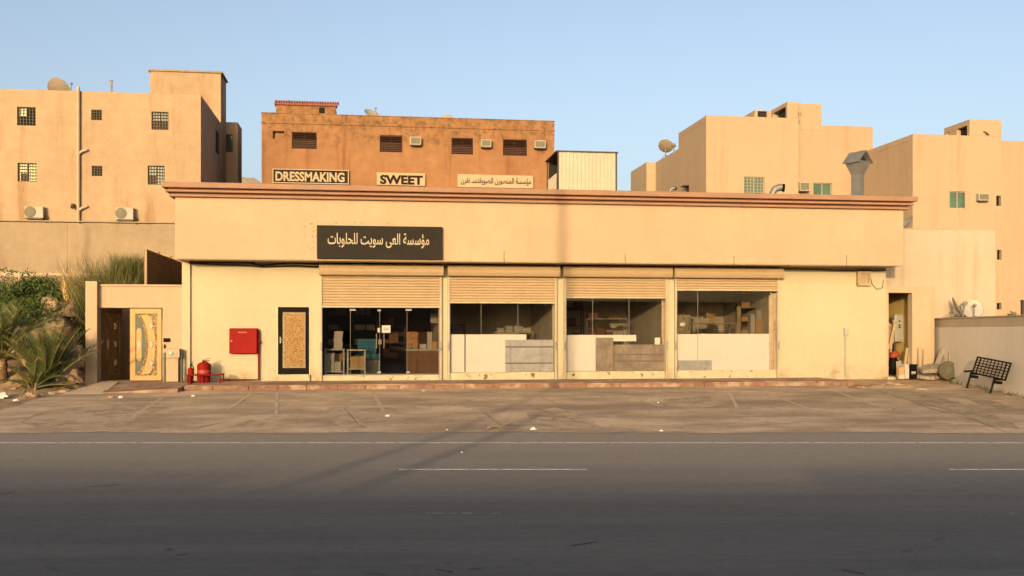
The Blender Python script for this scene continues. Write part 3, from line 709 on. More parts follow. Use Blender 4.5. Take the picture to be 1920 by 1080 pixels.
# ------------------------------------------------------------------ boards and goods in the shop windows
def panel(px0, px1, py0, py1, v, th, name, mt, label, cat, i, group=None, ribs=(), extra=None):
    x0, z0 = onY(px0, py1, v); x1, z1 = onY(px1, py0, v)
    mb = MB().box(x0, x1, v, v + th, z0, z1)
    for r in ribs: zr_ = z0 + (z1 - z0) * r; mb.box(x0 + .004, x1 - .004, v - .006, v - .0005, zr_ - .022, zr_ + .022, 1)
    if extra: extra(mb, x0, x1, z0, z1)
    return single(mb, name, [mt, m_groove], label, cat, ((x0+x1)/2, v, z0), group, bevel=.003)
m_groove = mat('panel_groove', (.10,.085,.07), .8)
GB = 'boards standing against the shop glass'
panel(844,871,627,698, .06, .02, 'white_board', m_white, 'narrow white board at the left end of the second window', 'board', 1, GB)
panel(873,987,627,698, .07, .02, 'white_board', m_white, 'large plain white board beside the ribbed steel counter panel', 'board', 1, GB)
panel(947.5,1037.5,637,697.5, .03, .025, 'steel_sheet', m_steel, 'pale steel panel with two dark grooves leaning in the second window', 'panel', 1, GB, (.27,.78))
panel(1058,1117,628,696, .07, .02, 'white_board', m_white, 'white board at the left of the third window', 'board', 2, GB)
panel(1117.5,1193,628,640, .075, .02, 'white_board', m_white, 'white board mostly hidden behind the rusty sheets of the third window', 'board', 2, GB)
panel(1117,1150,633,695.5, .045, .02, 'rusty_sheet', m_rust, 'stained square metal sheet in the third window', 'sheet', 2, GB)
panel(1150.5,1245,646,695.5, .03, .02, 'brown_sheet', m_rust, 'low brown metal panel with grooves at the right of the third window', 'panel', 2, GB, (.37,.62))
panel(1228,1238,633,646, .06, .05, 'white_carton', m_boxw, 'small white carton on the brown metal panel', 'carton', 2)
panel(1265,1308,626.5,694.5, .07, .02, 'white_board', m_white, 'white board behind the low grey sheet in the fourth window', 'board', 3, GB)
panel(1308.6,1443,626,694.5, .07, .02, 'white_board', m_white, 'wide white board filling the right of the fourth window', 'board', 3, GB)
panel(1271,1335,675.5,695, .03, .02, 'grey_sheet', m_steel, 'low galvanised grey sheet leaning in the fourth window', 'sheet', 3, GB)
def splint(px0, px1, py0, py1, label, mt, i):
    x0, z0 = onY(px0, py1, .0); x1, z1 = onY(px1, py0, .0); mb = MB()
    for k in range(4):
        a = x0 + (x1-x0)*k/4; mb.box(a + .004, a + (x1-x0)/4 - .004, .03 + random.uniform(-.02,.02), .12, z0, z1 - random.uniform(0,.12))
    single(mb, 'wooden_jamb', mt, label, 'jamb', ((x0+x1)/2, .05, z0), 'bare timber jambs of the shop windows', bevel=.004)
splint(1443.5,1456.5,549,694, 'splintered timber jamb at the right of the fourth window', m_old_wood, 3)
splint(1242,1248.5,562,694, 'bare timber jamb at the right of the third window', m_old_wood, 2)
splint(1037.5,1042,572,697, 'thin pale jamb at the right of the second window', m_pale_wood, 1)
# foil package in the fourth window
x0, z0 = onY(1265, 627, .25); x1, z1 = onY(1293, 590, .25); mb = MB(); N = 9
for j in range(N+1):
    for i in range(N+1):
        a, b = i/N, j/N; mb.v.append(Vector((x0+(x1-x0)*a, .25 - .12*math.sin(math.pi*a)*math.sin(math.pi*b) + .035*noise.noise(Vector((a*5,b*5,1))), z0+(z1-z0)*b)))
for j in range(N):
    for i in range(N): mb.f.append((j*(N+1)+i, j*(N+1)+i+1, (j+1)*(N+1)+i+1, (j+1)*(N+1)+i)); mb.m.append(0)
mb.box(x0+.01, x1-.01, .26, .34, z0+.01, z1-.01)
single(mb, 'foil_package', m_foil, 'crumpled silver foil package behind the left of the fourth window', 'package', ((x0+x1)/2, .28, z0))
def table(px0, px1, ptop, pbot, v, dp, label, cat='table', shelf=None, name='steel_table', mt=None, loc=None):
    x0 = X(px0, v); x1 = X(px1, v); zt = Z((px0+px1)/2, ptop, v); zb = Z_FLOOR + .021; mt = mt or m_grey
    t = thing(name, label, cat, ((x0+x1)/2, v + dp/2, zb), 'tables inside the shops')
    MB().box(x0, x1, v, v+dp, zt-.05, zt).build('tabletop', mt, t, bevel=.006)
    for a in (x0+.03, x1-.03):
        for b in (v+.03, v+dp-.03): MB().box(a-.022, a+.022, b-.022, b+.022, zb, zt-.051).build('leg', mt, t)
    if shelf:
        zs = Z((px0+px1)/2, shelf, v); MB().box(x0+.055, x1-.055, v+.01, v+dp-.01, zs-.02, zs+.02).build('shelf', mt, t)
        return t, zs + .02, zt
    return t, zb, zt
t1, s1, tt1 = table(608, 646, 654, 703, .5, .6, 'steel work table loaded with white boxes beside the left glass pane', shelf=697)
t2, s2, tt2 = table(650, 686, 655, 703, .6, .6, 'steel work table with a carton under it beside the glass door', shelf=692)
def goods(px0, px1, py0, v, zb, dp, name, mt, label, cat, group='goods inside the shops', n=1, gap=0):
    x0, x1 = X(px0, v), X(px1, v); zt = Z((px0+px1)/2, py0, v); h = (zt - zb)/n
    for k in range(n):
        j = random.uniform(-.015,.015)
        mb = MB().box(x0+j, x1+j, v, v+dp, zb+h*k+.001, zb+h*(k+1)-.004)
        mb.box(x0+j-.004, x1+j+.004, v-.004, v+dp+.004, zb+h*(k+1)-min(.05,h*.3), zb+h*(k+1)-.002)
        single(mb, name, mt, label if isinstance(label, str) else label[k], cat, ((x0+x1)/2+j, v+dp/2, zb+h*k), group)
goods(626,642,621, .6, tt1, .3, 'white_box', m_boxw, ['lowest of the white boxes stacked on the left steel table','second white box up on the left steel table','third white box up on the left steel table','fourth white box up on the left steel table','topmost white box on the left steel table'], 'box', n=5)
goods(610,619,662, .55, s1, .4, 'blue_grey_box', mat('bluegrey',(.22,.28,.30),.7), 'blue grey box under the left steel table', 'box')
goods(619.5,627,662, .55, s1, .4, 'cream_box', m_boxw, 'tall cream box under the left steel table', 'box')
goods(627.5,639,678, .55, s1, .35, 'printed_box', m_boxw, 'small printed white box under the left steel table', 'box')
goods(627.5,641,663, .95, s1, .1, 'carton', m_card, 'brown carton at the back under the left steel table', 'carton')
goods(657,684,668, .75, s2, .4, 'carton', m_card, 'brown carton under the steel table beside the glass door', 'carton')
def crate(px0, px1, py0, v, zb, mt, label):
    x0, x1 = X(px0, v), X(px1, v); zt = Z((px0+px1)/2, py0, v); 
    c = thing('plastic_crate', label, 'crate', ((x0+x1)/2, v+.25, zb), 'plastic crates inside the first shop')
    mb = MB()
    for k in range(5): zz = zb + (zt-zb)*(k+.1)/5; mb.box(x0, x1, v, v+.012, zz, zz+(zt-zb)/5*.7); mb.box(x0, x0+.012, v+.012, v+.5, zz, zz+(zt-zb)/5*.7); mb.box(x1-.012, x1, v+.012, v+.5, zz, zz+(zt-zb)/5*.7)
    mb.box(x0+.013, x1-.013, v+.488, v+.5, zb, zt)
    for a in (x0-.005, x1-.025): mb.box(a, a+.03, v-.008, v-.001, zb, zt)
    mb.build('body', mt, c)
    MB().box(x0-.01, x1+.01, v-.015, v-.0085, zt-.05, zt).build('rim', mt, c)
zz = Z_FLOOR + .021
crate(676, 712, 676, 1.6, zz, m_grey, 'grey crate at the bottom behind the glass door')
crate(675, 712, 664, 1.62, Z(690, 676, 1.6) + .003, m_plasticgrn, 'teal crate in the middle of the stack behind the glass door')
crate(671, 705, 636, 1.6, Z(690, 664, 1.62) + .003, m_blue, 'large blue crate on top of the stack behind the glass door')
# brown serving counter with things on it
v = 1.0; x0, x1 = X(763, v), X(823, v); zt = Z(790, 655, v)
ct = thing('serving_counter', 'brown wooden serving counter at the right of the glass shop front', 'counter', ((x0+x1)/2, v, zz))
MB().box(x0, x1, v, v+.6, zz+.12, zt-.05).build('cabinet', m_wood, ct, bevel=.006)
MB().box(x0-.02, x1+.02, v-.03, v+.63, zt-.049, zt).build('countertop', m_grey, ct, bevel=.006)
MB().box(x0+.6, x1-.03, v+.05, v+.5, zz, zz+.119).build('plinth', m_black, ct)
goods(763,784,622, 1.05, zt, .3, 'snack_rack', mat('snack_packs',(.32,.14,.06),.6,[(16,.6)],spots=(14,.5,.56,S('#c9a15a'))), 'rack of small brown snack packets on the serving counter', 'rack')
goods(801,809,622, 1.05, zt, .15, 'white_jar_box', m_boxw, 'upright white box on the serving counter', 'box')
goods(788,800,645, 1.1, zt, .2, 'cream_tray', m_boxw, 'small cream tray on the serving counter', 'tray')
goods(811,821,640, 1.1, zt, .2, 'card_display', m_card, 'brown card display at the right end of the serving counter', 'display')
goods(768,775,650, 1.02, zt, .1, 'glass_jar', m_plasticgrn, 'small green jar on the serving counter', 'jar')
x0, z0 = onY(807, 606, 1.9); x1, z1 = onY(821, 588, 1.9)
single(MB().box(x0, x1, 1.9, 1.94, z0, z1), 'wall_poster', m_boxw, 'pale poster hanging inside at the upper right of the first shop', 'poster', ((x0+x1)/2, 1.9, z0))
# storage racks along the back walls
def rack(px0, px1, ptop, v, label, nsh=4, mt=None, stock=True, wallv=None):
    x0, x1 = X(px0, v), X(px1, v); zt = Z((px0+px1)/2, ptop, v); mt = mt or m_grey; d = .45
    r_ = thing('storage_rack', label, 'rack', ((x0+x1)/2, v+.2, zz), 'storage racks inside the shops')
    for a in (x0, x1-.03):
        for b in (v, v+d-.03): MB().box(a, a+.03, b, b+.03, zz, zt).build('upright', mt, r_)
    hs = [(zt-zz)*(k+1)/nsh + zz - .03 for k in range(nsh)]
    for h in hs: MB().box(x0+.031, x1-.031, v+.002, v+d-.002, h-.015, h+.015).build('shelf', mt, r_)
    if stock:
        it = MB(); 
        for h in hs:
            a = x0 + .06
            while a < x1 - .3:
                w_ = random.uniform(.12, .4)
                if random.random() < .75: it.box(a, a+w_*.9, v+.05, v+.35, h+.0155, h + random.uniform(.1,.34))
                a += w_
        it.build('stock', random.choice([m_card, m_boxw, m_wood]), r_)
rack(612, 658, 590, 3.6, 'dark storage rack at the left rear of the first shop', mt=m_darkframe)
rack(662, 708, 590, 3.8, 'dark storage rack behind the blue crates', mt=m_darkframe)
rack(716, 760, 612, 4.2, 'dark display rack behind the door notice', 3, mt=m_darkframe)
rack(930, 1000, 621, 3.0, 'pale metal rack in the second shop', 3)
rack(846, 872, 607, 2.4, 'small stand with a lamp in the second shop', 2, mt=m_wood)
rack(1100, 1176, 596, 2.5, 'pale metal rack holding cartons in the third shop', 3)
rack(1062, 1095, 580, 4.0, 'dark rack at the left rear of the third shop', mt=m_darkframe)
rack(1388, 1420, 552, 2.0, 'tall black rack beside the pale screen in the fourth shop', 6, mt=m_black)
table(1296, 1382, 605, 700, 2.2, .7, 'long desk inside the fourth shop', name='desk', mt=m_pale_wood)
goods(1300,1330,597, 2.4, Z(1340,605,2.2), .3, 'paper_stack', m_boxw, 'low stack of papers on the long desk', 'papers')
goods(1325,1340,588, 2.5, Z(1340,605,2.2), .3, 'carton', m_card, 'upright carton on the long desk', 'carton')
goods(1408,1416,590, 1.2, zz, .25, 'white_roll_box', m_white, 'tall white box standing behind the fourth window', 'box')
goods(1416,1440,598, 1.4, zz, .5, 'side_cabinet', m_card, 'brown side cabinet at the right of the fourth shop', 'cabinet')
goods(1418,1438,582, 1.45, Z(1428,598,1.4)+.004, .3, 'white_carton', m_boxw, 'white carton on the brown side cabinet', 'carton')
x0, z0 = onY(1383, 627, 1.4); x1, z1 = onY(1388, 574, 1.4)
single(MB().box(x0-.02, x1+.02, 1.4, 1.45, zz, z1), 'pale_post', m_pale_wood, 'pale upright post inside the fourth shop', 'post', ((x0+x1)/2, 1.4, zz))

# ------------------------------------------------------------------ gate on the left
V_GT = -.05
zg1 = Z(250, 537, V_GT); zo1 = Z(250, 577, V_GT); xg0, xg1 = X(182, V_GT), XB0 - .003
xo0, xo1 = X(182.5, V_GT), X(305, V_GT)
gt = thing('gate_wall', 'cream gate wall with a flat lintel joining the left end of the shop', 'gate wall', ((xg0+xg1)/2, V_GT, Z_FLOOR))
m_gatew = mat('gate_render', (.41,.31,.205), .88, [(.5,.05),(4,.03)], (.15,S('#b98d58')), bump=(40,.15))
MB().grid_wall(xg0 + .003, xg1, .2, zg1, V_GT, .2, [(xo0 + .02, xo1, .3, zo1)]).build('wall', m_gatew, gt, bevel=.008)
MB().box(xg0 - .02, xg1 + .0, V_GT - .04, .24, zg1 + .002, zg1 + .06).build('coping', m_gatew, gt, bevel=.006)
zp1 = Z(170, 527, -.25); xp0, xp1 = X(160, -.25), X(182, -.25)
MB().box(xp0, xp1, -.25, .45, .1, zp1).build('pillar', m_gatew, gt, bevel=.01)
# walls of the passage behind the opening
mb = MB().box(xo0 - .05, XB0 - .004, 2.2, 2.4, .2, zg1 - .1)
mb.box(xo0 - .2, xo0 - .05, .451, 2.4, .2, zg1 - .1)
mb.build('passage_wall', mat('passage_render', (.42,.29,.20), .9, [(.8,.06)]), gt)
MB().box(xo0 - .049, XB0 - .004, .06, 2.199, .3, Z_FLOOR + .012).build('passage_floor', m_tile, gt)
def gate_leaf(x0, x1, z0, z1, y, M, label, body, field, ros, name='gate_leaf'):
    """ornamental leaf: border, curved green inlay with a cartouche, scrollwork bands and three rosettes"""
    lf = thing(name, label, 'gate leaf', (x0 if M is None else (M @ Vector((x0, y, z0)))[0], y, z0), 'leaves of the ornamental gate')
    W = x1 - x0; Hh = z1 - z0
    def P(u, v_): return (x0 + u * W, z0 + v_ * Hh)
    def bld(mb, nm, mt, par, **k):
        if M is not None: mb.xf(M)
        return mb.build(nm, mt, par, **k)
    bld(MB().box(x0, x1, y, y + .05, z0, z1), 'panel', field, lf, bevel=.005)
    ft = .16
    bld(MB().grid_wall(x0 - .002, x1 + .002, z0 - .002, z1 + .002, y - .03, y - .0005, [(P(.17,0)[0], P(.87,0)[0], P(0,.065)[1], P(0,.935)[1])]), 'border', body, lf, bevel=.008)
    arc = [P(.19 + .29 * math.sin(math.pi * t) ** .65, .08 + .84 * t) for t in [k / 18 for k in range(19)]]
    bld(MB().prism([P(.185, .08)] + [(a[0], a[1]) for a in arc] + [P(.185, .92)], y - .012, y - .0008), 'inlay', m_green if body is m_gold else m_gate_brown, lf)
    def band(cv, wdt, nm):
        mb = MB()
        for a, b in zip(cv[:-1], cv[1:]):
            a, b = Vector((a[0], 0, a[1])), Vector((b[0], 0, b[1])); t = (b - a).normalized(); s_ = Vector((t.z, 0, -t.x)) * wdt / 2
            mb.add([(p.x, y - .016, p.z) for p in (a - s_, a + s_, b + s_, b - s_)], [(0,1,2,3)])
            mb.add([(p.x, y - .0135, p.z) for p in (a - s_, a + s_, b + s_, b - s_)], [(3,2,1,0)])
        return bld(mb, nm, m_golddark, lf)
    band([(a[0] + .045, a[1]) for a in arc], .07, 'scroll_band')
    arc2 = [P(.60 + .23 * math.sin(math.pi * t) ** .5, .075 + .85 * t) for t in [k / 18 for k in range(19)]]
    band(arc2, .055, 'scroll_band')
    for sg_ in (0, 1):
        q = [a for a in (arc2 if sg_ == 0 else arc2[::-1]) ][:8]; mb = MB(); cz = P(.865, .075 if sg_ == 0 else .925)
        for a, b in zip(q[:-1], q[1:]): mb.add([(a[0], y-.011, a[1]), (b[0], y-.011, b[1]), (cz[0], y-.011, cz[1])] if sg_ else [(a[0], y-.011, a[1]), (cz[0], y-.011, cz[1]), (b[0], y-.011, b[1])], [(0,1,2)])
        bld(mb, 'corner_scroll', m_golddark, lf)
    band([P(.18, .075), P(.86, .075)], .05, 'scroll_band'); band([P(.18, .925), P(.86, .925)], .05, 'scroll_band')
    cx0, cz0 = P(.20, .27); cx1, cz1 = P(.37, .73); r_ = (cx1 - cx0) / 2; pl = []
    for k in range(9): a = math.pi * k / 8; pl.append(((cx0+cx1)/2 + r_ * math.cos(a), cz1 - r_ + r_ * math.sin(a)))
    for k in range(9): a = math.pi + math.pi * k / 8; pl.append(((cx0+cx1)/2 + r_ * math.cos(a), cz0 + r_ + r_ * math.sin(a)))
    bld(MB().prism(pl[::-1], y - .026, y - .013), 'cartouche', field, lf, bevel=.004)
    def rosette(u, v_, r1, hh):
        mb = MB(); c = P(u, v_); pl_ = []
        for k in range(24):
            a = 2 * math.pi * k / 24; q = 1 + .22 * math.cos(6 * a); pl_.append((c[0] + r1 * q * math.cos(a), c[1] + hh * q * math.sin(a)))
        mb.prism(pl_[::-1], y - .034, y - .0005); bld(mb, 'rosette', ros, lf, bevel=.004)
    for v_ in (.24, .50, .76): rosette(.68, v_, .05, .085)
    rosette(.285, .50, .045, .14)
    return lf
zt_ = zo1 - .03; zb_ = Z_FLOOR + .03
xl_a, xl_b = X(243.5, V_GT - .01), X(302, V_GT - .01)
gate_leaf(xl_a, xl_b, zb_, zt_, V_GT + .05, None, 'closed golden gate leaf with a green inlay and pale rosettes', m_gold, mat('gold_field', (.40,.225,.072), .5, [(3,.05)], metal=.05, spec=.3), m_silver)
hx_ = xo0 + .06; wl = xl_b - xl_a
Mx = Matrix.Translation((hx_, .22, 0)) @ Matrix.Rotation(R(66), 4, 'Z') @ Matrix.Translation((-hx_, -.22, 0))
gate_leaf(hx_, hx_ + wl, zb_, zt_, .22, Mx, 'dark gate leaf swung open into the passage', m_gate_brown, mat('brown_field', (.20,.11,.04), .5, [(4,.15)], metal=.1), mat('dim_rosette', (.42,.34,.22), .5))
# brown slatted screen above the passage, running back from the gate
xs_ = X(274, .35); ztop = Z(274, 464, .35)
scr = thing('slatted_screen', 'brown slatted privacy screen standing above the gate passage', 'screen', (xs_, .35, zg1))
mb = MB(); z = 3.0
while z < ztop - .05: mb.box(xs_ - .02, xs_ + .02, .36, 7.5, z, z + .075); z += .10
mb.build('slats', m_brownslat, scr)
MB().box(xs_ - .06, xs_ - .021, .36, 7.5, 3.0, ztop - .04).build('backing', m_brownslat, scr)
for yy in (.30, 2.2, 4.2, 6.2): MB().box(xs_ - .03, xs_ + .03, yy, yy + .055, 2.9, ztop + .02).build('post', m_pale_wood if yy < 1 else m_brownslat, scr)
# intercom, switch and mail boxes on the gate wall
x0, z0 = onY(307, 641, V_GT); x1, z1 = onY(319, 634, V_GT)
single(MB().box(x0, x1, V_GT-.05, V_GT-.002, z0, z1).box(x0+.02, x1-.08, V_GT-.056, V_GT-.051, z0+.02, z1-.02), 'intercom', m_black, 'small black intercom beside the golden gate leaf', 'intercom', ((x0+x1)/2, V_GT, z0), bevel=.004)
x0, z0 = onY(307.5, 653, V_GT); x1, z1 = onY(310.5, 646, V_GT)
single(MB().box(x0, x1, V_GT-.04, V_GT-.002, z0, z1).box(x0+.01, x1-.01, V_GT-.046, V_GT-.041, z0+.02, z1-.02), 'bell_switch', m_black, 'tiny black bell switch under the intercom', 'switch', ((x0+x1)/2, V_GT, z0), bevel=.003)
x0, z0 = onY(307, 711, V_GT); x1, z1 = onY(310, 661, V_GT)
single(MB().box(x0, x1, V_GT-.04, V_GT-.002, Z_FLOOR, z1).box(x0-.01, x1+.01, V_GT-.05, V_GT-.041, z1-.2, z1-.16), 'cable_duct', m_green, 'dark green cable duct running down beside the golden gate leaf', 'duct', ((x0+x1)/2, V_GT, Z_FLOOR))
x0, z0 = onY(314, 671, -.4); x1, z1 = onY(337, 654, -.4); xm0, xm1 = X(312, -.35), X(334, -.35)
uc = thing('utility_cabinet', 'cream utility cabinet with a round gauge standing between gate and shop', 'cabinet', ((x0+x1)/2, -.2, Z_FLOOR))
MB().box(xm0, xm1, -.35, V_GT-.002, Z_FLOOR, Z(323,671,-.35)).build('body', m_gatew, uc, bevel=.01)
MB().box(x0, x1, -.42, V_GT-.003, Z(323,671,-.35)+.002, z1).build('lid_box', m_pale, uc, bevel=.015)
MB().lathe((x0+.1, -.421, (z0+z1)/2), [(.07,0),(.07,.02),(.05,.03)], 16, M=Matrix.Rotation(R(90),3,'X')).build('gauge', m_grey, uc, smooth=40)
MB().tube([(x1+.03,-.3,Z_FLOOR),(x1+.03,-.3,z1-.02)], .03, 8).build('pipe', m_green, uc, smooth=40)

# ------------------------------------------------------------------ left side: concrete wall and the tan apartment house
V_CW = 13.5
xw0, xw1 = X(-260, V_CW), X(329, V_CW) + 1.2
zw1 = (Z(0, 417, V_CW) + Z(320, 420, V_CW)) / 2; zwb = Z(60, 512, V_CW)
cwl = thing('retaining_wall', 'weathered grey brown concrete wall above the earth bank', 'wall', (X(100, V_CW), V_CW, 4.0))
mb = MB(); a = xw0
for px in (126, 400):
    b = min(X(px, V_CW), xw1); mb.box(a + .002, b - .002, V_CW, V_CW + .3, zwb - .5, zw1 + random.uniform(-.03, .03)); a = b
mb.build('wall', m_conc, cwl, bevel=.01)
MB().box(xw0, xw1, V_CW - .35, V_CW - .002, 2.4, zwb).build('footing', m_footing, cwl, bevel=.03)
MB().box(xw0, xw1, V_CW - .08, V_CW + .302, zw1 + .035, zw1 + .09).build('coping', m_conc, cwl, bevel=.01)

def bar_window(par, x0, x1, z0, z1, y, glass, nx, nz_, frame=None, bars=None, split=True, rec=.14, side=None):
    """a window as a part: frame, with panes and bars as its sub-parts"""
    frame = frame or m_darkframe; f = .045
    fr = MB().grid_wall(x0, x1, z0, z1, y + rec - .05, y + rec, [(x0+f, (x0+x1)/2-.02, z0+f, z1-f), ((x0+x1)/2+.02, x1-f, z0+f, z1-f)] if split else [(x0+f, x1-f, z0+f, z1-f)])
    wn = fr.build('window', frame, par)
    MB().box(x0+.01, x1-.01, y+rec+.001, y+rec+.02, z0+.01, z1-.01).build('pane', glass, wn)
    if nx:
        b = MB()
        for k in range(1, nx): xx = x0+(x1-x0)*k/nx; b.box(xx-.014, xx+.014, y+.02, y+.045, z0, z1)
        for k in range(1, nz_): zz_ = z0+(z1-z0)*k/nz_; b.box(x0, x1, y+.046, y+.07, zz_-.014, zz_+.014)
        b.build('bars', bars or m_darkframe, wn)
    return wn
def ac_window(x0, x1, z0, z1, y, label, group, dp=.38):
    a = thing('window_air_conditioner', label, 'air conditioner', ((x0+x1)/2, y, z0), group)
    MB().box(x0, x1, y - dp, y - .002, z0, z1).build('casing', m_ac, a, bevel=.015)
    MB().box(x0+.05, x1-.06, y-dp-.012, y-dp-.001, z0+.06, z1-.05).build('grille', m_acgrille, a)
    MB().box(x0+.05, x1-.05, y-dp+.06, y-.003, z0-.05, z0-.002).build('bracket', m_darkframe, a)
def dish(c, r, az, el, label, cat='satellite dish', group='satellite dishes on the roofs', pole=.5, mt=None):
    """dish facing azimuth az (0 = towards -y, positive turns to +x) and elevation el"""
    c = Vector(c); d = thing('satellite_dish', label, cat, c, group)
    M = Matrix.Rotation(az, 3, 'Z') @ Matrix.Rotation(R(90) - el, 3, 'X')
    h = c + Vector((0, 0, pole + r * .55))
    prof = [(max(r * k / 8, .001), .22 * r * (k / 8) ** 2) for k in range(9)]
    MB().lathe(h, prof + [(p[0], p[1] - .012) for p in reversed(prof)], 28, M=M, cap=False).build('bowl', mt or m_dish, d, smooth=50)
    MB().lathe(h, [(r*.99, .22*r-.015),(r*1.02,.22*r),(r*.99,.22*r+.012)], 28, M=M, cap=False).build('rim', m_dishback, d, smooth=50)
    arm = h + M @ Vector((0, 0, r * .95)); low = h + M @ Vector((0, -r * .96 if False else r*.96, .2 * r))
    lo = min((h + M @ Vector((r*math.cos(q), r*math.sin(q), .22*r)) for q in [k*.2618 for k in range(24)]), key=lambda p: p.z)
    MB().tube([lo, arm], .022, 6).lathe(arm, [(.05,-.05),(.06,.04),(.03,.08)], 10, M=M).build('feed_arm', m_dishback, d, smooth=40)
    MB().tube([c, c + Vector((0,0,pole)), h + M @ Vector((0,0,-.06))], .035, 8).build('mast', m_dishback, d, smooth=40)
    mt_ = MB()
    for q in range(3): a = 2*math.pi*q/3+.4; mt_.tube([c+Vector((0,0,pole*.6)), c+Vector((.32*math.cos(a),.32*math.sin(a),0))], .018, 6)
    mt_.build('tripod', m_dishback, d); return d

V_LB = 20.5
xr = X(376.5, V_LB); zl = Z(376, 178, V_LB); xl = X(-250, V_LB)
yb = onX(414, 240, xr)[0]
lb = thing('apartment_house', 'tan three storey apartment house with barred windows on the left', 'apartment house', (X(150, V_LB), V_LB, 4.0))
wins = [(32,67,201,235,'y'),(33,69,306,340,'Y'),(171,191,206,225,'d'),(172,192,311,330,'d'),(284,316,210,243,'g'),(277,309,311,346,'g2')]
hl = []
for px0_, px1_, py0_, py1_, k in wins:
    x0, z0 = onY(px0_, py1_, V_LB); x1, z1 = onY(px1_, py0_, V_LB); hl.append((x0, x1, z0, z1))
mb = MB().grid_wall(xl, xr, 3.0, zl, V_LB, V_LB + .25, hl); mb.box(xl, xr, V_LB + .251, yb - .002, 3.0, zl - .35)
mb.box(xr - .2, xr, V_LB + .251, yb - .002, zl - .349, zl); mb.box(xl, xr - .21, V_LB+.251, V_LB+.45, zl - .349, zl)
mb.build('wall', m_ltan, lb, bevel=.01)
for h, (a, b, c, d, k) in zip(hl, wins):
    w_ = bar_window(lb, *h, V_LB, m_windark if k in 'yd' else (m_winyellow if k == 'Y' else m_wingreen), 6 if k != 'd' else 4, 6 if k != 'd' else 4, bars=mat('small_bars',(.11,.085,.055)) if k == 'd' else m_darkframe)
    xm, zm = (h[0]+h[1])/2, (h[2]+h[3])/2
    if k == 'y': MB().box(h[0]+.10, xm-.03, V_LB+.072, V_LB+.080, zm, h[3]-.08).build('lit_pane', m_winyellow, w_)
    if k == 'Y': MB().box(h[0]+.1, xm-.04, V_LB+.115, V_LB+.12, h[2]+.05, zm-.05).build('shutter_slats', m_winbrown, w_)
    if k in ('g','g2'): MB().box(h[0]+.05, h[1]-.05 if k == 'g' else xm-.05, V_LB+.115, V_LB+.12, h[2]+.05, zm).build('shutter_slats', m_winbrown, w_)
# window in the shaded side wall
y0_, z0_ = onX(404.5, 284, xr); y1_, z1_ = onX(409.5, 250, xr)
MB().box(xr + .002, xr + .03, y0_, y1_, z0_, z1_).build('window', m_windark, lb)
# stair tower on the roof, then the lower wing behind
xs0 = X(281.5, yb - 3.0); 
V_ST = yb - .0; xs0 = X(281.5, V_ST); zs1 = (Z(282, 133, V_ST) + Z(412, 138, V_ST)) / 2; ybt = onX(424, 150, xr + .003)[0]
MB().box(xs0, xr + .003, V_ST, ybt, 3.0, zs1).build('stair_tower', m_ltan, lb, bevel=.01)
MB().box(xs0 - .1, xr + .1, V_ST - .1, ybt + .1, zs1 + .002, zs1 + .10).build('tower_roof', m_conc, lb, bevel=.01)
xwg = X(446, ybt + .01); zwg = Z(430, 229, ybt); ybw = onX(453.5, 240, xwg)[0]
ww = [(X(421.5, ybt), X(436.5, ybt), Z(430,285,ybt), Z(430,252,ybt))]
mb = MB().grid_wall(xr - 1, xwg, 3.0, zwg, ybt + .003, ybt + .25, ww); mb.box(xr - 1, xwg, ybt + .251, ybw, 3.0, zwg); mb.build('rear_wing', m_ltan, lb, bevel=.01)
bar_window(lb, *ww[0], ybt + .003, m_wingreen, 3, 6)
# downpipe, condensers, roof things
xp_, zt = onY(148, 164, V_LB)
dp_ = thing('downpipe', 'cream drain pipe with two branch elbows on the tan apartment house', 'pipe', (xp_, V_LB - .1, 5.0))
MB().tube([(xp_, V_LB - .12, 5.0), (xp_, V_LB - .12, zt)], .085, 10).build('pipe', m_pipe, dp_, smooth=40)
for py in (285, 391):
    zz_ = Z(148, py, V_LB); MB().tube([(xp_, V_LB-.12, zz_-.12),(xp_+.15, V_LB-.13, zz_),(xp_+.42, V_LB-.10, zz_+.12)], .065, 8).build('branch', m_pipe, dp_, smooth=40)
def condenser(px0, px1, py0, py1, v, label):
    x0, z0 = onY(px0, py1, v - .35); x1, z1 = onY(px1, py0, v - .35)
    a = thing('condenser_unit', label, 'air conditioner', ((x0+x1)/2, v - .2, z0), 'split unit condensers on the tan house')
    MB().box(x0, x1, v - .36, v - .06, z0, z1).build('casing', m_ac, a, bevel=.02)
    MB().lathe((x0 + (x1-x0)*.30, v - .361, (z0+z1)/2), [(.27,0),(.27,.01),(.25,.02),(.06,.02)], 20, M=Matrix.Rotation(R(90),3,'X')).build('fan_grille', m_acgrille, a, smooth=30)
    MB().box(x0+.05, x1-.02, v-.36, v-.003, z0-.07, z0-.002).build('bracket', m_darkframe, a)
    MB().tube([(x1-.05, v-.15, z0+.15),(x1+.12, v-.12, z0+.1),(x1+.08, v-.05, z0-.3)], .03, 6).build('refrigerant_pipe', m_darkframe, a, smooth=60)
condenser(46, 81, 387, 408, V_LB, 'condenser unit low on the tan house, left of the drain pipe')
condenser(217, 250, 389, 411, V_LB, 'condenser unit low on the tan house, right of the drain pipe')
x0, z0 = onY(138, 385, V_LB)
single(MB().tube([(x0, V_LB-.003, z0),(x0, V_LB-.15, z0-.03),(x0+.05, V_LB-.35, z0-.14)], .09, 10), 'flood_lamp', m_darkframe, 'small dark lamp beside the foot of the drain pipe', 'lamp', (x0, V_LB, z0), smooth=40)
x0, z0 = onY(108, 168, V_LB + 2); dish((x0, V_LB + 2, zl - .35), .62, R(160), R(30), 'large grey dish seen from behind on the tan house roof', pole=.45, mt=m_dishback)
x0, z0 = onY(209, 151, V_LB + 1.5)
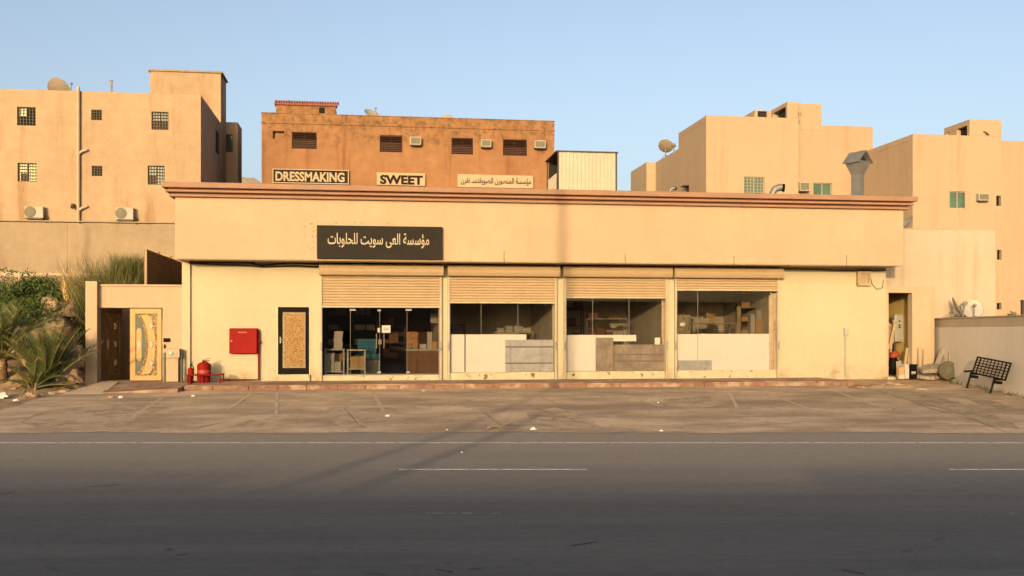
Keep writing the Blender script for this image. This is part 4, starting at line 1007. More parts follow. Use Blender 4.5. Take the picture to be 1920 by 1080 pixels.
single(MB().tube([(x0, V_LB+1.5, zl-.36),(x0, V_LB+1.5, z0)], .045, 8).tube([(x0-.12, V_LB+1.5, z0),(x0+.08, V_LB+1.5, z0)], .035, 6), 'vent_pipe', m_dishback, 'thin vent pipe standing on the tan house roof', 'pipe', (x0, V_LB+1.5, zl-.36), smooth=40)
x0, z0 = onY(134, 157, V_LB + 1.5)
single(MB().tube([(x0-.1, V_LB+1.5, zl-.36),(x0, V_LB+1.5, z0)], .03, 8).lathe((x0, V_LB+1.5, z0), [(.02,-.05),(.08,0),(.02,.07)], 8), 'roof_lamp', m_dishback, 'little lamp on a leaning stalk beside the big grey dish', 'lamp', (x0-.1, V_LB+1.5, zl-.36), smooth=40)

# far outcrop seen between the tan and orange houses
mb = MB(); NN = 40
for j in range(9):
    for i in range(NN + 1):
        px = 300 + 190 * i / NN; x, z = onY(px, 331 + 0 * i, 150.0)
        prof_ = 323.5 if px < 468 else 323.5 + (px - 468) * .95 + 2 * noise.noise(Vector((px*.3,0,0)))
        zt = Z(px, prof_, 150.0) + .5 * noise.noise(Vector((px*.15, j*.6, 2)))
        mb.v.append(Vector((x, 150.0 + j * 6, -1 if j in (0, 8) else zt * (1 + .02 * min(j - 1, 1) - .05 * max(j - 2, 0)))))
for j in range(8):
    for i in range(NN): mb.f.append((j*(NN+1)+i, j*(NN+1)+i+1, (j+1)*(NN+1)+i+1, (j+1)*(NN+1)+i)); mb.m.append(0)
tag(mb.build('hill', mat('hill_rock', (.21,.17,.14), .95, [(.1,.2)]), smooth=40), None, None, kind='structure')

# ------------------------------------------------------------------ orange house in the middle
V_OB = 26.0
xo0_, xo1_ = X(490.5, V_OB), X(1039.5, V_OB); zo = (Z(491, 209, V_OB) + Z(1039, 231, V_OB)) / 2
ob = thing('orange_house', 'weathered orange rendered house behind the shop roof with brown louvred windows', 'house', ((xo0_+xo1_)/2, V_OB, 1.0))
ow = [(547,594,248,278.5),(712,754.5,254,285),(846.5,887,259,289),(943,988,262,291.5)]
hl = []
for a, b, c, d in ow:
    x0, z0 = onY(a, d, V_OB); x1, z1 = onY(b, c, V_OB); hl.append((x0, x1, z0, z1))
x0, z0 = onY(511.5, 260, V_OB); x1, z1 = onY(533, 246, V_OB); vh = (x0, x1, z0, z1)
mb = MB().grid_wall(xo0_, xo1_, .5, zo, V_OB, V_OB + .3, hl + [vh]); mb.box(xo0_, xo1_, V_OB + .301, V_OB + 10, .5, zo - .3)
mb.box(xo0_, xo0_+.2, V_OB+.301, V_OB+10, zo-.299, zo); mb.box(xo1_-.2, xo1_, V_OB+.301, V_OB+10, zo-.299, zo)
mb.build('wall', m_orange, ob, bevel=.02)
MB().box(xo0_ - .04, xo1_ + .04, V_OB - .05, V_OB - .002, zo - .55, zo - .48).box(xo0_ - .03, xo1_ + .03, V_OB - .03, V_OB + .25, zo + .002, zo + .05).build('parapet_trim', m_orange, ob, bevel=.01)
MB().box(vh[0]+.12, vh[1]-.01, V_OB+.08, V_OB+.2, vh[2]+.01, vh[3]-.14).build('vent_block', m_orange, ob, bevel=.01)
for h in hl:
    wn = MB().grid_wall(*h, V_OB + .06, V_OB + .12, [(h[0]+.06, (h[0]+h[1])/2-.02, h[3]-.42, h[3]-.06), ((h[0]+h[1])/2+.02, h[1]-.06, h[3]-.42, h[3]-.06)]).build('window', m_winbrown, ob)
    MB().box(h[0]+.03, h[1]-.03, V_OB+.16, V_OB+.18, h[2]+.03, h[3]-.03).build('pane', m_windark, wn)
    sl = MB(); z = h[2] + .03
    while z < h[3] - .06: sl.obox(((h[0]+h[1])/2, V_OB+.03, z+.04), h[1]-h[0]-.02, .07, .016, (R(-35),0,0)); z += .10
    sl.build('louvre_slats', m_winbrown, wn)
GA = 'box air conditioners on the orange house'
for (a, b, c, d), lab in (((769,789.5,256.5,271),'box air conditioner right of the second louvred window of the orange house'),((902,921.5,261.5,275),'box air conditioner right of the third louvred window of the orange house'),((1002.5,1023.5,263.5,277),'box air conditioner near the right edge of the orange house')):
    x0, z0 = onY(a, d, V_OB-.38); x1, z1 = onY(b, c, V_OB-.38); ac_window(x0, x1, z0, z1, V_OB, lab, GA)
# roof room with a tiled coping
V_RR = V_OB + 2.5; xq0, xq1 = X(517.5, V_RR), X(629.5, V_RR); zq = (Z(518,197,V_RR)+Z(629,200,V_RR))/2
MB().box(xq0, xq1, V_RR, V_RR+4, zo-.31, zq).build('roof_room', m_orange, ob, bevel=.02)
tl = MB(); x = xq0 - .1; zt_ = Z(570, 190, V_RR)
tl.box(xq0-.08, xq1+.08, V_RR-.05, V_RR+.45, zq+.002, zq+.06)
while x < xq1 + .05: tl.tube([(x+.07, V_RR-.14, zq+.06),(x+.07, V_RR+.35, zt_+.04)], .072, 8); x += .148
tl.build('roof_tiles', mat('red_tiles', (.30,.10,.06), .8, [(5,.25)]), ob, smooth=40)
x0, z0 = onY(598.5, 212, V_RR); x1, z1 = onY(608.5, 202, V_RR)
MB().box(x0, x1, V_RR-.05, V_RR-.002, z0, z1).build('small_window', m_windark, ob)
x0, z0 = onY(541.5, 186, V_RR)
MB().tube([(x0, V_RR+.3, zt_), (x0, V_RR+.3, z0)], .05, 8).build('finial', m_darkframe, ob)
x0, _ = onY(698, 210, V_OB+1.5); dish((x0, V_OB+1.5, zo-.3), .52, R(35), R(48), 'pale dish with a feed arm on the orange roof beside the tiled roof room', pole=.35)
x0, _ = onY(838, 215, V_OB+2); dish((x0, V_OB+2, zo-.3), .5, R(190), R(30), 'small round dish just showing over the middle of the orange parapet', pole=.15)
# shop signs on the orange wall
def wall_sign(px0, px1, pa, pb, mt, body, m_l, lx0, lx1, lp0, lp1, label, frame=None, bold=0):
    v = V_OB - .16; x0, x1 = X(px0, v), X(px1, v); pm = (px0+px1)/2; z1 = Z(pm, pa, v); z0 = Z(pm, pb, v)
    s_ = thing('wall_sign', label, 'sign', ((x0+x1)/2, V_OB, z0), 'shop signs on the orange house')
    MB().box(x0, x1, v, V_OB - .004, z0, z1).build('board', mt, s_, bevel=.01)
    if frame: MB().grid_wall(x0-.03, x1+.03, z0-.03, z1+.03, v-.03, v+.05, [(x0+.02, x1-.02, z0+.02, z1-.02)]).build('frame', frame, s_)
    text_mesh(body, 'lettering', m_l, s_, X(lx0, v), X(lx1, v), Z(pm, lp1, v), Z(pm, lp0, v), v-.001, bold=bold, thick=.015); return s_
wall_sign(512, 653, 318.5, 343.5, m_signblack, 'DRESSMAKING', m_cream, 516.5, 646, 322.5, 340.5, 'brown sign reading DRESSMAKING in cream capitals on the orange house', m_cream, .034)
wall_sign(706.5, 797.5, 324, 347.5, m_cream, 'SWEET', m_ink, 712.5, 793, 328.5, 346, 'cream sign reading SWEET in dark capitals on the orange house', None, .042)
A_ = ar('\ufee3\ufe86\ufeb3\ufeb4\ufe94', '\ufe8d\ufedf\ufee4\ufee8\ufebc\ufeee\ufead\ufee5', '\ufedf\ufedf\ufebc\ufeee\ufef3\ufed8\ufe98\ufeb4\u0640', '\ufee7\ufed8\ufeae\ufee5')
wall_sign(858, 1000, 328, 352, m_cream, A_, m_ink, 864, 996, 333, 347.5, 'cream sign with a long line of dark Arabic writing on the orange house', None, .012)
# pale corrugated steel room beside it
V_SH = 17.0
xa, xb = X(1047, V_SH), X(1155, V_SH); zs1 = (Z(1048, 282, V_SH)+Z(1154, 290, V_SH))/2; ysb = onX(1027, 305, xa)[0]
shd = thing('corrugated_shed', 'pale corrugated steel rooftop room with a black edge beside the orange house', 'shed', ((xa+xb)/2, V_SH, 3.0))
def corr_sheet(mb, p0, p1, z0, z1, nrm, pitch=.19, dp=.03):
    p0, p1 = Vector(p0), Vector(p1); L = (p1-p0).length; t = (p1-p0)/L; n = Vector(nrm); pts = []; s_ = 0
    while s_ < L - .02:
        for a, q in ((0,0),(.62,0),(.72,1),(.9,1)):
            if s_ + a*pitch <= L: pts.append(p0 + t*(s_ + a*pitch) + n*dp*q)
        s_ += pitch
    pts.append(p1); o = len(mb.v); mb.v += [Vector((p.x,p.y,z0)) for p in pts] + [Vector((p.x,p.y,z1)) for p in pts]; k = len(pts)
    for i in range(k-1): mb.f.append((o+i, o+i+1, o+k+i+1, o+k+i)); mb.m.append(0)
mb = MB(); corr_sheet(mb, (xa, V_SH, 0), (xb, V_SH, 0), 3.0, zs1, (0,-1,0)); mb.build('front_sheet', m_corr, shd)
mb = MB(); corr_sheet(mb, (xa+.02, ysb+.02, 0), (xa+.02, V_SH+.6, 0), 3.0, zs1 - .95, (-1,0,0), .3); mb.build('side_sheet', m_corr, shd)
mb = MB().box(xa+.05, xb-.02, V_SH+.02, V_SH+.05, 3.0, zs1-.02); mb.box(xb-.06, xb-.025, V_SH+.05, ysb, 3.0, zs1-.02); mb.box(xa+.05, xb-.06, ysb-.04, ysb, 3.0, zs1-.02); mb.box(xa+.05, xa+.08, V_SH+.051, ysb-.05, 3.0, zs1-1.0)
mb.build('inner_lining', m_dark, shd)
MB().box(xa-.12, xb+.1, V_SH-.08, ysb+.1, zs1, zs1+.06).build('roof_sheet', m_darkframe, shd)
fr = MB()
for a, b in ((xa-.045, V_SH-.02),(xb-.02, V_SH-.035),(xa-.045, ysb)): fr.box(a, a+.07, b, b+.07, 3.0, zs1-.002)
fr.build('frame_post', m_darkframe, shd)

# ------------------------------------------------------------------ right side houses
V_R1 = 25.5
x0, x1, x2 = X(1324, V_R1), X(1497, V_R1), X(1636.5, V_R1+.4)
zr = (Z(1325,216,V_R1)+Z(1497,222,V_R1))/2; zr2 = Z(1560, 235.5, V_R1+.4)
r1 = thing('peach_house', 'peach rendered house with stepped roofs behind the right half of the shop', 'house', ((x0+x2)/2, V_R1, 1.0))
hA = (X(1395,V_R1), X(1433.5,V_R1), Z(1414,366,V_R1), Z(1414,331.5,V_R1))
hB = (X(1525,V_R1+.4), X(1560,V_R1+.4), Z(1542,372,V_R1+.4), Z(1542,343,V_R1+.4))
yr1 = onX(1272, 249, x0)[0]; zlow = (Z(1272,280,yr1)+Z(1229,303,onX(1229,303,x0)[0]))/2; yr2 = onX(1228.5, 303, x0)[0]
mb = MB().grid_wall(x0, x1, .5, zr, V_R1, V_R1+.3, [hA]); mb.box(x0, x1, V_R1+.301, yr1, .5, zr-.3); mb.box(x0, x0+.2, V_R1+.301, yr1, zr-.299, zr); mb.box(x0+.2, x1, yr1-.2, yr1, zr-.299, zr)
mb.build('front_block', m_rtan, r1, bevel=.015)
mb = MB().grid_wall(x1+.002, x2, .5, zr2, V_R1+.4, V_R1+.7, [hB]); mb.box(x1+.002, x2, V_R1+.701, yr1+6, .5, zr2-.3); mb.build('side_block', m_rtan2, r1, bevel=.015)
bar_window(r1, *hA, V_R1, m_wingreen, 6, 6, frame=m_winframe, bars=m_winframe); bar_window(r1, *hB, V_R1+.4, m_wingreen, 0, 0, frame=m_winframe)
MB().box(x0+.02, x1, yr1+.002, yr2, .5, zlow).build('low_block', m_rtan, r1, bevel=.015)
x3 = X(1212, yr2); y3 = onX(1182.5, 322, x3)[0]; MB().box(x3, x0+2, yr2+.002, y3, .5, zlow).build('rear_block', m_rtan, r1, bevel=.015)
yq, zq_ = onX(1290, 350, x0); MB().box(x0-.03, x0-.002, yq-.25, yq+.35, zq_-.8, zq_).box(x0-.35, x0-.031, yq-.3, yq+.4, zq_, zq_+.06).build('side_window', m_winbrown, r1)
# roof stair room: front wall flush with the house, big opening in its side
xa, xb = X(1476, V_R1), X(1546, V_R1); zt = (Z(1476,190,V_R1)+Z(1545,193,V_R1))/2; ybk = onX(1446, 208, xa)[0]
mb = MB().box(xa, x1, V_R1, V_R1+.25, zr+.002, zt).box(x1+.001, xb, V_R1+.385, V_R1+.6, zr2-.3, zt).box(xa, x1, V_R1+.251, ybk, zt-.25, zt).box(x1+.001, xb, V_R1+.601, ybk, zt-.25, zt).box(xb-.25, xb, V_R1+.601, ybk, zr2-.3, zt-.251).box(xa, xb-.251, ybk-.25, ybk, zr+.002, zt-.251)
mb.build('stair_room', m_rtan, r1, bevel=.015)
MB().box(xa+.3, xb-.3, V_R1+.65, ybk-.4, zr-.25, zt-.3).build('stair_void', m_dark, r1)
va = V_R1 + 6; xa, xb = X(1415, va), X(1446, va); zt = Z(1430, 207, va); h = (X(1420.5,va), X(1438.5,va), Z(1430,226,va), Z(1430,208.5,va))
mb = MB().grid_wall(xa, xb, zr-.3, zt, va, va+.2, [h]); mb.box(xa, xb, va+.201, va+2.5, zr-.3, zt); mb.build('roof_box', m_rtan, r1, bevel=.01)
MB().box(h[0], h[1], va+.16, va+.199, h[2], h[3]).build('roof_opening', m_dark, r1)
xa, za = onY(1498, 210, V_R1); MB().tube([(xa, V_R1-.06, .6+zr-.8),(xa, V_R1-.06, za+.3)], .035, 6).box(xa-.1, xa+.12, V_R1-.1, V_R1-.003, za-.05, za+.03).build('wall_pipe', m_rtan2, r1)
xa, za = onY(1498.5, 360, V_R1-.3); xb, zb_ = onY(1518.5, 342, V_R1-.3); ac_window(X(1499,V_R1), X(1518,V_R1), Z(1508,358,V_R1), Z(1508,341.5,V_R1), V_R1+.4, 'box air conditioner left of the green window of the peach house', 'box air conditioners on the peach houses', .45)
yq, zq_ = onX(1232, 298, x0); dish((x0+.3, yq-1.0, zlow), .50, R(150), R(38), 'tan dish seen from behind on the lower roof of the peach house', pole=.55, mt=m_dishback)
yq, zq_ = onX(1258, 285, x0); single(MB().tube([(x0+.2,yq,zlow),(x0+.2,yq,zlow+.35)], .04, 6).lathe((x0+.2,yq,zlow+.35), [(.03,0),(.16,.12),(.05,.3)], 10), 'roof_vent', m_dishback, 'little vent cap on the lower roof right of the tan dish', 'vent', (x0+.2, yq, zlow), smooth=40)

V_R2 = 19.5
xa, xb, xc = X(1711.5, V_R2), X(1878, V_R2), X(2150, V_R2); zr = (Z(1712,251,V_R2)+Z(1800,254,V_R2))/2; zrr = Z(1900,264,V_R2)
ybk = onX(1640, 277, xa)[0] + 3
r2 = thing('corner_house', 'peach house with a green paned window at the right edge of the photo', 'house', ((xa+xc)/2, V_R2, 1.0))
hs = [(X(a,V_R2), X(b,V_R2), Z((a+b)/2,d,V_R2), Z((a+b)/2,c,V_R2)) for a,b,c,d in ((1780.5,1812.5,359,391),(1868,1877,367,386),(1869.5,1879,468.5,487),(1869,1880,568,580))]
mb = MB().grid_wall(xa, xb, .5, zr, V_R2, V_R2+.3, hs[:2] + [(hs[2][0], xb-.001, hs[2][2], hs[2][3])] + [(hs[3][0], xb-.001, hs[3][2], hs[3][3])]); mb.box(xa, xb, V_R2+.301, ybk, .5, zr-.3); mb.box(xa, xa+.2, V_R2+.301, ybk, zr-.299, zr)
mb.build('front_block', m_rtan, r2, bevel=.015)
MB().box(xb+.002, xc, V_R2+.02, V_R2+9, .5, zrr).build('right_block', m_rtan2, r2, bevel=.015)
bar_window(r2, *hs[0], V_R2, m_wingreen, 0, 0, frame=m_winframe)
MB().box(hs[0][1]-.12, hs[0][1]+.22, V_R2-.012, V_R2-.002, hs[0][2]-.08, hs[0][3]+.06).build('window_jamb', m_rtan2, r2)
for h in hs[1:]: MB().box(h[0], min(h[1], xb-.003), V_R2+.2, V_R2+.28, h[2], h[3]).build('vent_opening', m_windark, r2)
ac_window(X(1835.5,V_R2-.3), X(1855.5,V_R2-.3), Z(1845,376,V_R2-.3), Z(1845,362.5,V_R2-.3), V_R2, 'box air conditioner right of the green window of the corner house', 'box air conditioners on the peach houses', .3)
xs0, xs1 = X(1818,V_R2), X(1878,V_R2); zt = (Z(1818,223,V_R2)+Z(1877,226,V_R2))/2; yk = onX(1770, 238, xs0)[0]
mb = MB().box(xs0, xs1, V_R2, V_R2+.25, zr+.002, zt).box(xs0, xs1, V_R2+.251, yk, zt-.3, zt).box(xs1-.25, xs1, V_R2+.251, yk, zr-.29, zt-.301).box(xs0, xs1-.251, yk-.3, yk, zr-.29, zt-.301)
ym = onX(1794, 240, xs0)[0]; ym2 = onX(1779, 245, xs0)[0]; mb.box(xs0, xs0+.25, ym, ym2, zr-.29, zt-.301)
mb.build('stair_room', m_rtan, r2, bevel=.015)
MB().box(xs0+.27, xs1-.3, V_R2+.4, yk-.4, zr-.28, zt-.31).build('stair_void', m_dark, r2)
xt, zt_ = onY(1848, 250, V_R2); MB().tube([(xt-.15, V_R2-.05, zt_+.1),(xt, V_R2-.12, zt_),(xt+.12, V_R2-.1, zt_-.1)], .035, 6).tube([(xt, V_R2-.003, zt_-.08),(xt, V_R2-.12, zt_)], .02, 6).build('roof_spout', m_darkframe, r2)

# pale stained party wall right of the shop
V_PW = .95
xa, xb = X(1640, V_PW), X(1866.5, V_PW); zt = Z(1780, 430.5, V_PW)
single(MB().grid_wall(xa, xb, .1, zt, V_PW, V_PW+.35, [(X(1650,V_PW), X(1714,V_PW), 0, Z(1700,547,V_PW))]).box(xa, xb+.02, V_PW-.02, V_PW+.37, zt+.002, zt+.03), 'party_wall', m_pale, 'tall pale stained wall rising right of the shop', 'wall', ((xa+xb)/2, V_PW, Z_FLOOR), bevel=.01)
x0, _ = onY(1690, 428, 2.5); dish((X(1694, 2.2), 2.2, zt-.2), .50, R(-100), R(44), 'pale dish half hidden behind the right end of the shop fascia', pole=.05)
# passage doorway between the shop and the party wall
V_PD = .06
xa, xb = XB1 + .003, X(1752, V_PD); zt = Z(1700, 537.5, V_PD); xo_a, xo_b = X(1666, V_PD), X(1710.5, V_PD); zo_ = Z(1690, 549, V_PD)
pd = thing('passage_doorway', 'cream wall with an open doorway right of the shop', 'doorway', ((xa+xb)/2, V_PD, Z_FLOOR))
MB().grid_wall(xa, xb, .1, zt, V_PD, V_PD+.28, [(xo_a, xo_b, Z_FLOOR-.02, zo_)]).build('wall', mat('doorway_render', (.41,.315,.21), .9, [(.5,.05),(4,.03)], (.3,S('#b28a58'),2), bump=(30,.2)), pd, bevel=.008)
m_pas = mat('passage_yellow', (.50,.36,.13), .9, [(.8,.1)], (.3,S('#7a5c25')))
mb = MB().box(xa, xb, 3.2, 3.35, .2, zt - .1).box(xo_b+.35, xo_b+.47, V_PD+.281, 3.2, .2, zt-.1)
mb.build('passage_wall', m_pas, pd)
MB().box(xa, xb, V_PD+.281, 3.35, zt-.099, zt-.02).build('passage_roof', m_darkframe, pd)
MB().box(xa, xb, V_PD+.281, 3.19, .1, Z_FLOOR-.01).build('passage_floor', m_ramp, pd)
# electric cabinet inside, planks, bags
v = 1.3; x0, z0 = onY(1678, 641, v); x1, z1 = onY(1704, 590, v)
ec = thing('electric_cabinet', 'grey electric cabinet hanging inside the passage doorway', 'electric cabinet', ((x0+x1)/2, v, z0))
MB().box(x0, x1, v, v+.22, z0, z1).build('body', m_grey, ec, bevel=.01)
d_ = MB().box(x0+.03, x1-.03, v-.02, v-.001, z0+.04, z1-.04).build('door', m_grey, ec, bevel=.006)
kb = MB()
for py in (602, 610, 614): xk, zk = onY(1686, py, v); kb.lathe((xk, v-.021, zk), [(.03,0),(.03,.015)], 10, M=Matrix.Rotation(R(90),3,'X'))
kb.build('knobs', m_black, d_)
MB().box(x0-.0, x0+.06, v+.05, v+.15, Z_FLOOR-.01, z0-.002).box(x1-.06, x1, v+.05, v+.15, Z_FLOOR-.01, z0-.002).build('stand', m_darkframe, ec)
def plank(a, b, w_, th, mt, label, name='plank', cat='plank', group=None):
    a, b = Vector(a), Vector(b); t = (b-a).normalized(); s_ = t.cross(Vector((0,1,0))).normalized(); n = s_.cross(t)
    mb = MB(); vs = []
    for p in (a, b):
        for u, q in ((-1,-1),(1,-1),(1,1),(-1,1)): vs.append(p + s_*w_/2*u + n*th/2*q)
    mb.add(vs, [(0,1,2,3),(7,6,5,4),(0,4,5,1),(1,5,6,2),(2,6,7,3),(3,7,4,0)])
    return single(mb, name, mt, label, cat, a, group, bevel=.004)
def PX(px, py, v): x, z = onY(px, py, v); return (x, v, z)
GP = 'planks leaning in the passage doorway'
plank(PX(1667,654,.55), PX(1679,603,.75), .09, .03, m_pale_wood, 'pale plank leaning across the left of the passage doorway', group=GP)
plank(PX(1669,675,.6), PX(1676,600,.9), .05, .03, m_old_wood, 'thin dark plank leaning behind the pale one in the passage doorway', group=GP)
plank(PX(1697,683,.2), PX(1701,652,.32), .09, .025, m_pale_wood, 'short pale plank standing at the right jamb of the doorway', group=GP)
plank(PX(1703,682,.22), PX(1705,652,.33), .05, .025, m_old_wood, 'narrow plank beside the short pale one at the right jamb', group=GP)
plank(PX(1667,640,.75), PX(1670,607,1.2), .35, .02, m_old_wood, 'dark wooden sheet leaning inside the passage doorway', 'wooden_sheet', 'sheet')
def lump(c, sx, sy, sz, seed, mt, name, label, cat, group=None, amp=.3, sub=2, smooth=50):
    """an irregular bag, stone or slab: a sphere pushed about by noise"""
    mb = MB(); n1, n2 = 14, 9; c = Vector(c)
    for j in range(n2 + 1):
        for i in range(n1):
            th, ph = math.pi*j/n2, 2*math.pi*i/n1; d = Vector((math.sin(th)*math.cos(ph), math.sin(th)*math.sin(ph), math.cos(th)))
            r_ = 1 + amp*noise.noise(d*1.6 + Vector((seed*3.7, seed, 0))) + amp*.4*noise.noise(d*4 + Vector((seed, 2, 0)))
            mb.v.append(c + Vector((d.x*sx*r_, d.y*sy*r_, max(d.z, -.55)*sz*r_)))
    for j in range(n2):
        for i in range(n1): mb.f.append((j*n1+i, (j+1)*n1+i, (j+1)*n1+(i+1)%n1, j*n1+(i+1)%n1)); mb.m.append(0)
    return single(mb, name, mt, label, cat, (c.x, c.y, c.z - .55*sz), group, smooth=smooth)
x, y, z = PX(1675, 676, .5)
lump((x, .5, Z_FLOOR+.30), .16, .16, .42, 1, m_black, 'rubbish_bag', 'black rubbish bag under the red cloth in the passage doorway', 'bag')
lump((PX(1677,662,.42)[0], .42, PX(1677,666,.42)[2]), .18, .14, .14, 2, mat('orange_red_cloth', (.26,.045,.018), .7, [(6,.2)]), 'cloth_bundle', 'orange red cloth bundle on the black rubbish bag', 'cloth')
plank(PX(1681,684,.0), PX(1690,682,.18), .22, .02, m_boxw, 'white slanted board resting at the doorway threshold', 'white_tile', 'board')
# carton, black printed box, cut posts
zg = .47
def carton(px0, px1, pt, v, dp, name, mt, label, extra=None):
    x0, x1 = X(px0, v), X(px1, v); zt = Z((px0+px1)/2, pt, v)
    c = thing(name, label, 'box', ((x0+x1)/2, v+dp/2, zg))
    MB().box(x0, x1, v, v+dp, zg, zt).build('body', mt, c, bevel=.006)
    MB().box(x0-.004, x1+.004, v-.004, v+dp+.004, zt-.05, zt+.006).build('lid', mt, c); return c, x0, x1, zt
c_, x0, x1, zt = carton(1706, 1719.5, 683.5, -.75, .22, 'black_box', m_black, 'small black box with pale print standing by the doorway')
pr = MB(); xm = (x0+x1)/2; zm = (zg+zt)/2 - .02
for k in range(3): pr.box(xm-.07+.052*k, xm-.03+.052*k, -.756, -.7545, zm-.03, zm+.03)
pr.box(xm-.07, xm+.07, -.756, -.7545, zm-.052, zm-.042); pr.build('print', m_boxw, c_)
carton(1697, 1706, 683, -.7, .2, 'white_carton', m_white, 'white carton standing left of the small black box')
carton(1686, 1696, 688, -.62, .18, 'brown_carton', m_card, 'small brown carton at the doorway step')
carton(1685.5, 1696, 704, -.85, .1, 'white_brick', m_white, 'white brick lying in front of the brown carton')
single(MB().box(X(1665,-.3), X(1687,-.3), -.3, .05, .38, Z_FLOOR-.012), 'door_step', m_sill, 'worn cream step of the passage doorway', 'step', (X(1676,-.3), -.1, .4), bevel=.02)
GS = 'thin sticks leaning on the doorway wall'
plank(PX(1723,706,-.25), PX(1722,652,.0), .035, .03, m_pale_wood, 'left thin stick leaning on the cream wall beside the black box', 'stick', 'stick', GS)
plank(PX(1731,706,-.25), PX(1731.5,655,.0), .03, .03, m_pale_wood, 'right thin stick leaning on the cream wall beside the black box', 'stick', 'stick', GS)
# broken slabs, fan cover, duct pieces
def slab(c, sx, sy, sz, rot, seed, label, mt):
    mb = MB(); random.seed(seed); n = 9; pl = []
    for k in range(n):
        a = 2*math.pi*k/n; q = random.uniform(.78, 1.05); pl.append((sx*q*math.cos(a), sy*q*math.sin(a)))
    vs = [(p[0], p[1], -sz/2) for p in pl] + [(p[0]*.97, p[1]*.97, sz/2 + random.uniform(-.01,.01)) for p in pl]
    mb.add(vs, [tuple(reversed(range(n))), tuple(range(n, 2*n))] + [(i,(i+1)%n,n+(i+1)%n,n+i) for i in range(n)])
    mb.xf(Matrix.Translation(c) @ Matrix.Rotation(rot[1],4,'Y') @ Matrix.Rotation(rot[0],4,'X'))
    single(mb, 'broken_slab', mt, label, 'slab', c, 'broken slabs heaped by the right wall', bevel=.012)
m_slab = mat('slab_concrete', (.24,.205,.155), .95, [(2,.2),(9,.15)], bump=(14,.6), spots=(4,.55,.68,S('#6e6350')))
slab((X(1738,-.8), -.8, .52), .38, .32, .11, (R(4), R(4)), 3, 'broken concrete slab lying at the bottom of the rubble heap', m_slab)
slab((X(1750,-.6), -.6, .58), .35, .3, .09, (R(14), R(-6)), 4, 'broken concrete slab tilted low in the rubble heap', m_slab)
slab((X(1748,-.7), -.7, .80), .42, .3, .13, (R(16), R(-10)), 5, 'large broken slab on top of the rubble heap', m_slab)
lump((X(1757,-.72), -.72, .66), .16, .15, .16, 6, mat('maroon_stone', (.12,.04,.025), .8, [(6,.2)]), 'brick_lump', 'dark maroon lump wedged under the large broken slab', 'lump')
random.seed(11)
p0, p1 = Vector(PX(1757,684,-.55)), Vector(PX(1771,650,-.25)); 
single(MB().tube([p0, p1], .085, 14).tube([p1 + (p1-p0).normalized()*.001, p1 + (p1-p0).normalized()*.02], .095, 14), 'duct_pipe', mat('bright_duct', (.62,.58,.50), .3, [(3,.1)], metal=.75), 'shiny metal duct pipe leaning on the right wall above the rubble', 'duct', p0, smooth=40)
x, z = onY(1778, 697, -1.3); zc = Z(1777, 695, -1.3)
fan = thing('fan_cover', 'round wire fan cover leaning on the right wall', 'fan cover', (x, -1.3, zg))
M = Matrix.Translation((x, -1.3, zc)) @ Matrix.Rotation(R(-14), 4, 'Z') @ Matrix.Rotation(R(78), 4, 'X')
def ring(mb, r_, t_, z=0, n=36): mb.tube([(r_*math.cos(2*math.pi*k/n), r_*math.sin(2*math.pi*k/n), z) for k in range(n+1)], t_, 6, cap=False)
mb = MB(); rf = .285
for k in range(1, 11): ring(mb, rf*k/10.5, .006, .03*(1-(k/10.5)**2))
for k in range(28): a = 2*math.pi*k/28; mb.tube([(.02*math.cos(a), .02*math.sin(a), .045), (rf*.6*math.cos(a), rf*.6*math.sin(a), .03), (rf*math.cos(a), rf*math.sin(a), 0)], .006, 5)
mb.xf(M); mb.build('grille', m_acgrille, fan)
mb = MB(); ring(mb, rf, .018); mb.xf(M); mb.build('rim', m_darkframe, fan, smooth=50)
mb = MB().lathe((0,0,-.06), [(.25,0),(.265,.04)], 24); mb.xf(M); mb.build('back_plate', m_darkframe, fan, smooth=40)
mb = MB(); ring(mb, .27, .012); mb.xf(Matrix.Translation((X(1787,-1.2), -1.15, zc+.02)) @ Matrix.Rotation(R(-14),4,'Z') @ Matrix.Rotation(R(82),4,'X'))
single(mb, 'wire_hoop', m_dishback, 'thin wire hoop leaning behind the round fan cover', 'hoop', (X(1787,-1.2), -1.15, zg), smooth=50)
x0, z0 = onY(1780, 678, -.95); x1, z1 = onY(1789, 661, -.95)
single(MB().box(x0, x1, -.95, -.89, zg, z1).box(x0-.01, x1+.01, -.96, -.88, z1, z1+.02), 'short_post', m_old_wood, 'short grey post standing behind the fan cover', 'post', ((x0+x1)/2, -.95, zg), bevel=.005)

# ------------------------------------------------------------------ right boundary wall, running towards the road
ax, ay = X(1754, .35), .35; bx, by = on_lot(1921, 745)[:2]
dirw = Vector((bx-ax, by-ay, 0)).normalized(); far_p = Vector((ax, ay, 0)) - dirw * .2; near_p = Vector((ax, ay, 0)) + dirw * 13
nrm = Vector((dirw.y, -dirw.x, 0)); 
if nrm.x > 0: nrm = -nrm
zt = Z(1753, 614, far_p.y); zt2 = Z(1753, 596.5, far_p.y)
def wall_prism(mb, p, q, t0, t1, z0, z1):
    """slab between p and q, from t0 to t1 behind the face"""
    vs = [p - nrm*t0, q - nrm*t0, q - nrm*t1, p - nrm*t1]
    mb.add([(a.x,a.y,z0) for a in vs] + [(a.x,a.y,z1) for a in vs], [(0,1,2,3),(7,6,5,4),(0,4,5,1),(1,5,6,2),(2,6,7,3),(3,7,4,0)])
rw = thing('boundary_wall', 'low grey beige wall with a darker top course behind the black bench', 'wall', ((far_p+near_p)/2 + Vector((0,0,.3))))
mb = MB(); wall_prism(mb, far_p, near_p, 0, .25, -.2, zt); mb.build('wall', m_wallr, rw, bevel=.01)
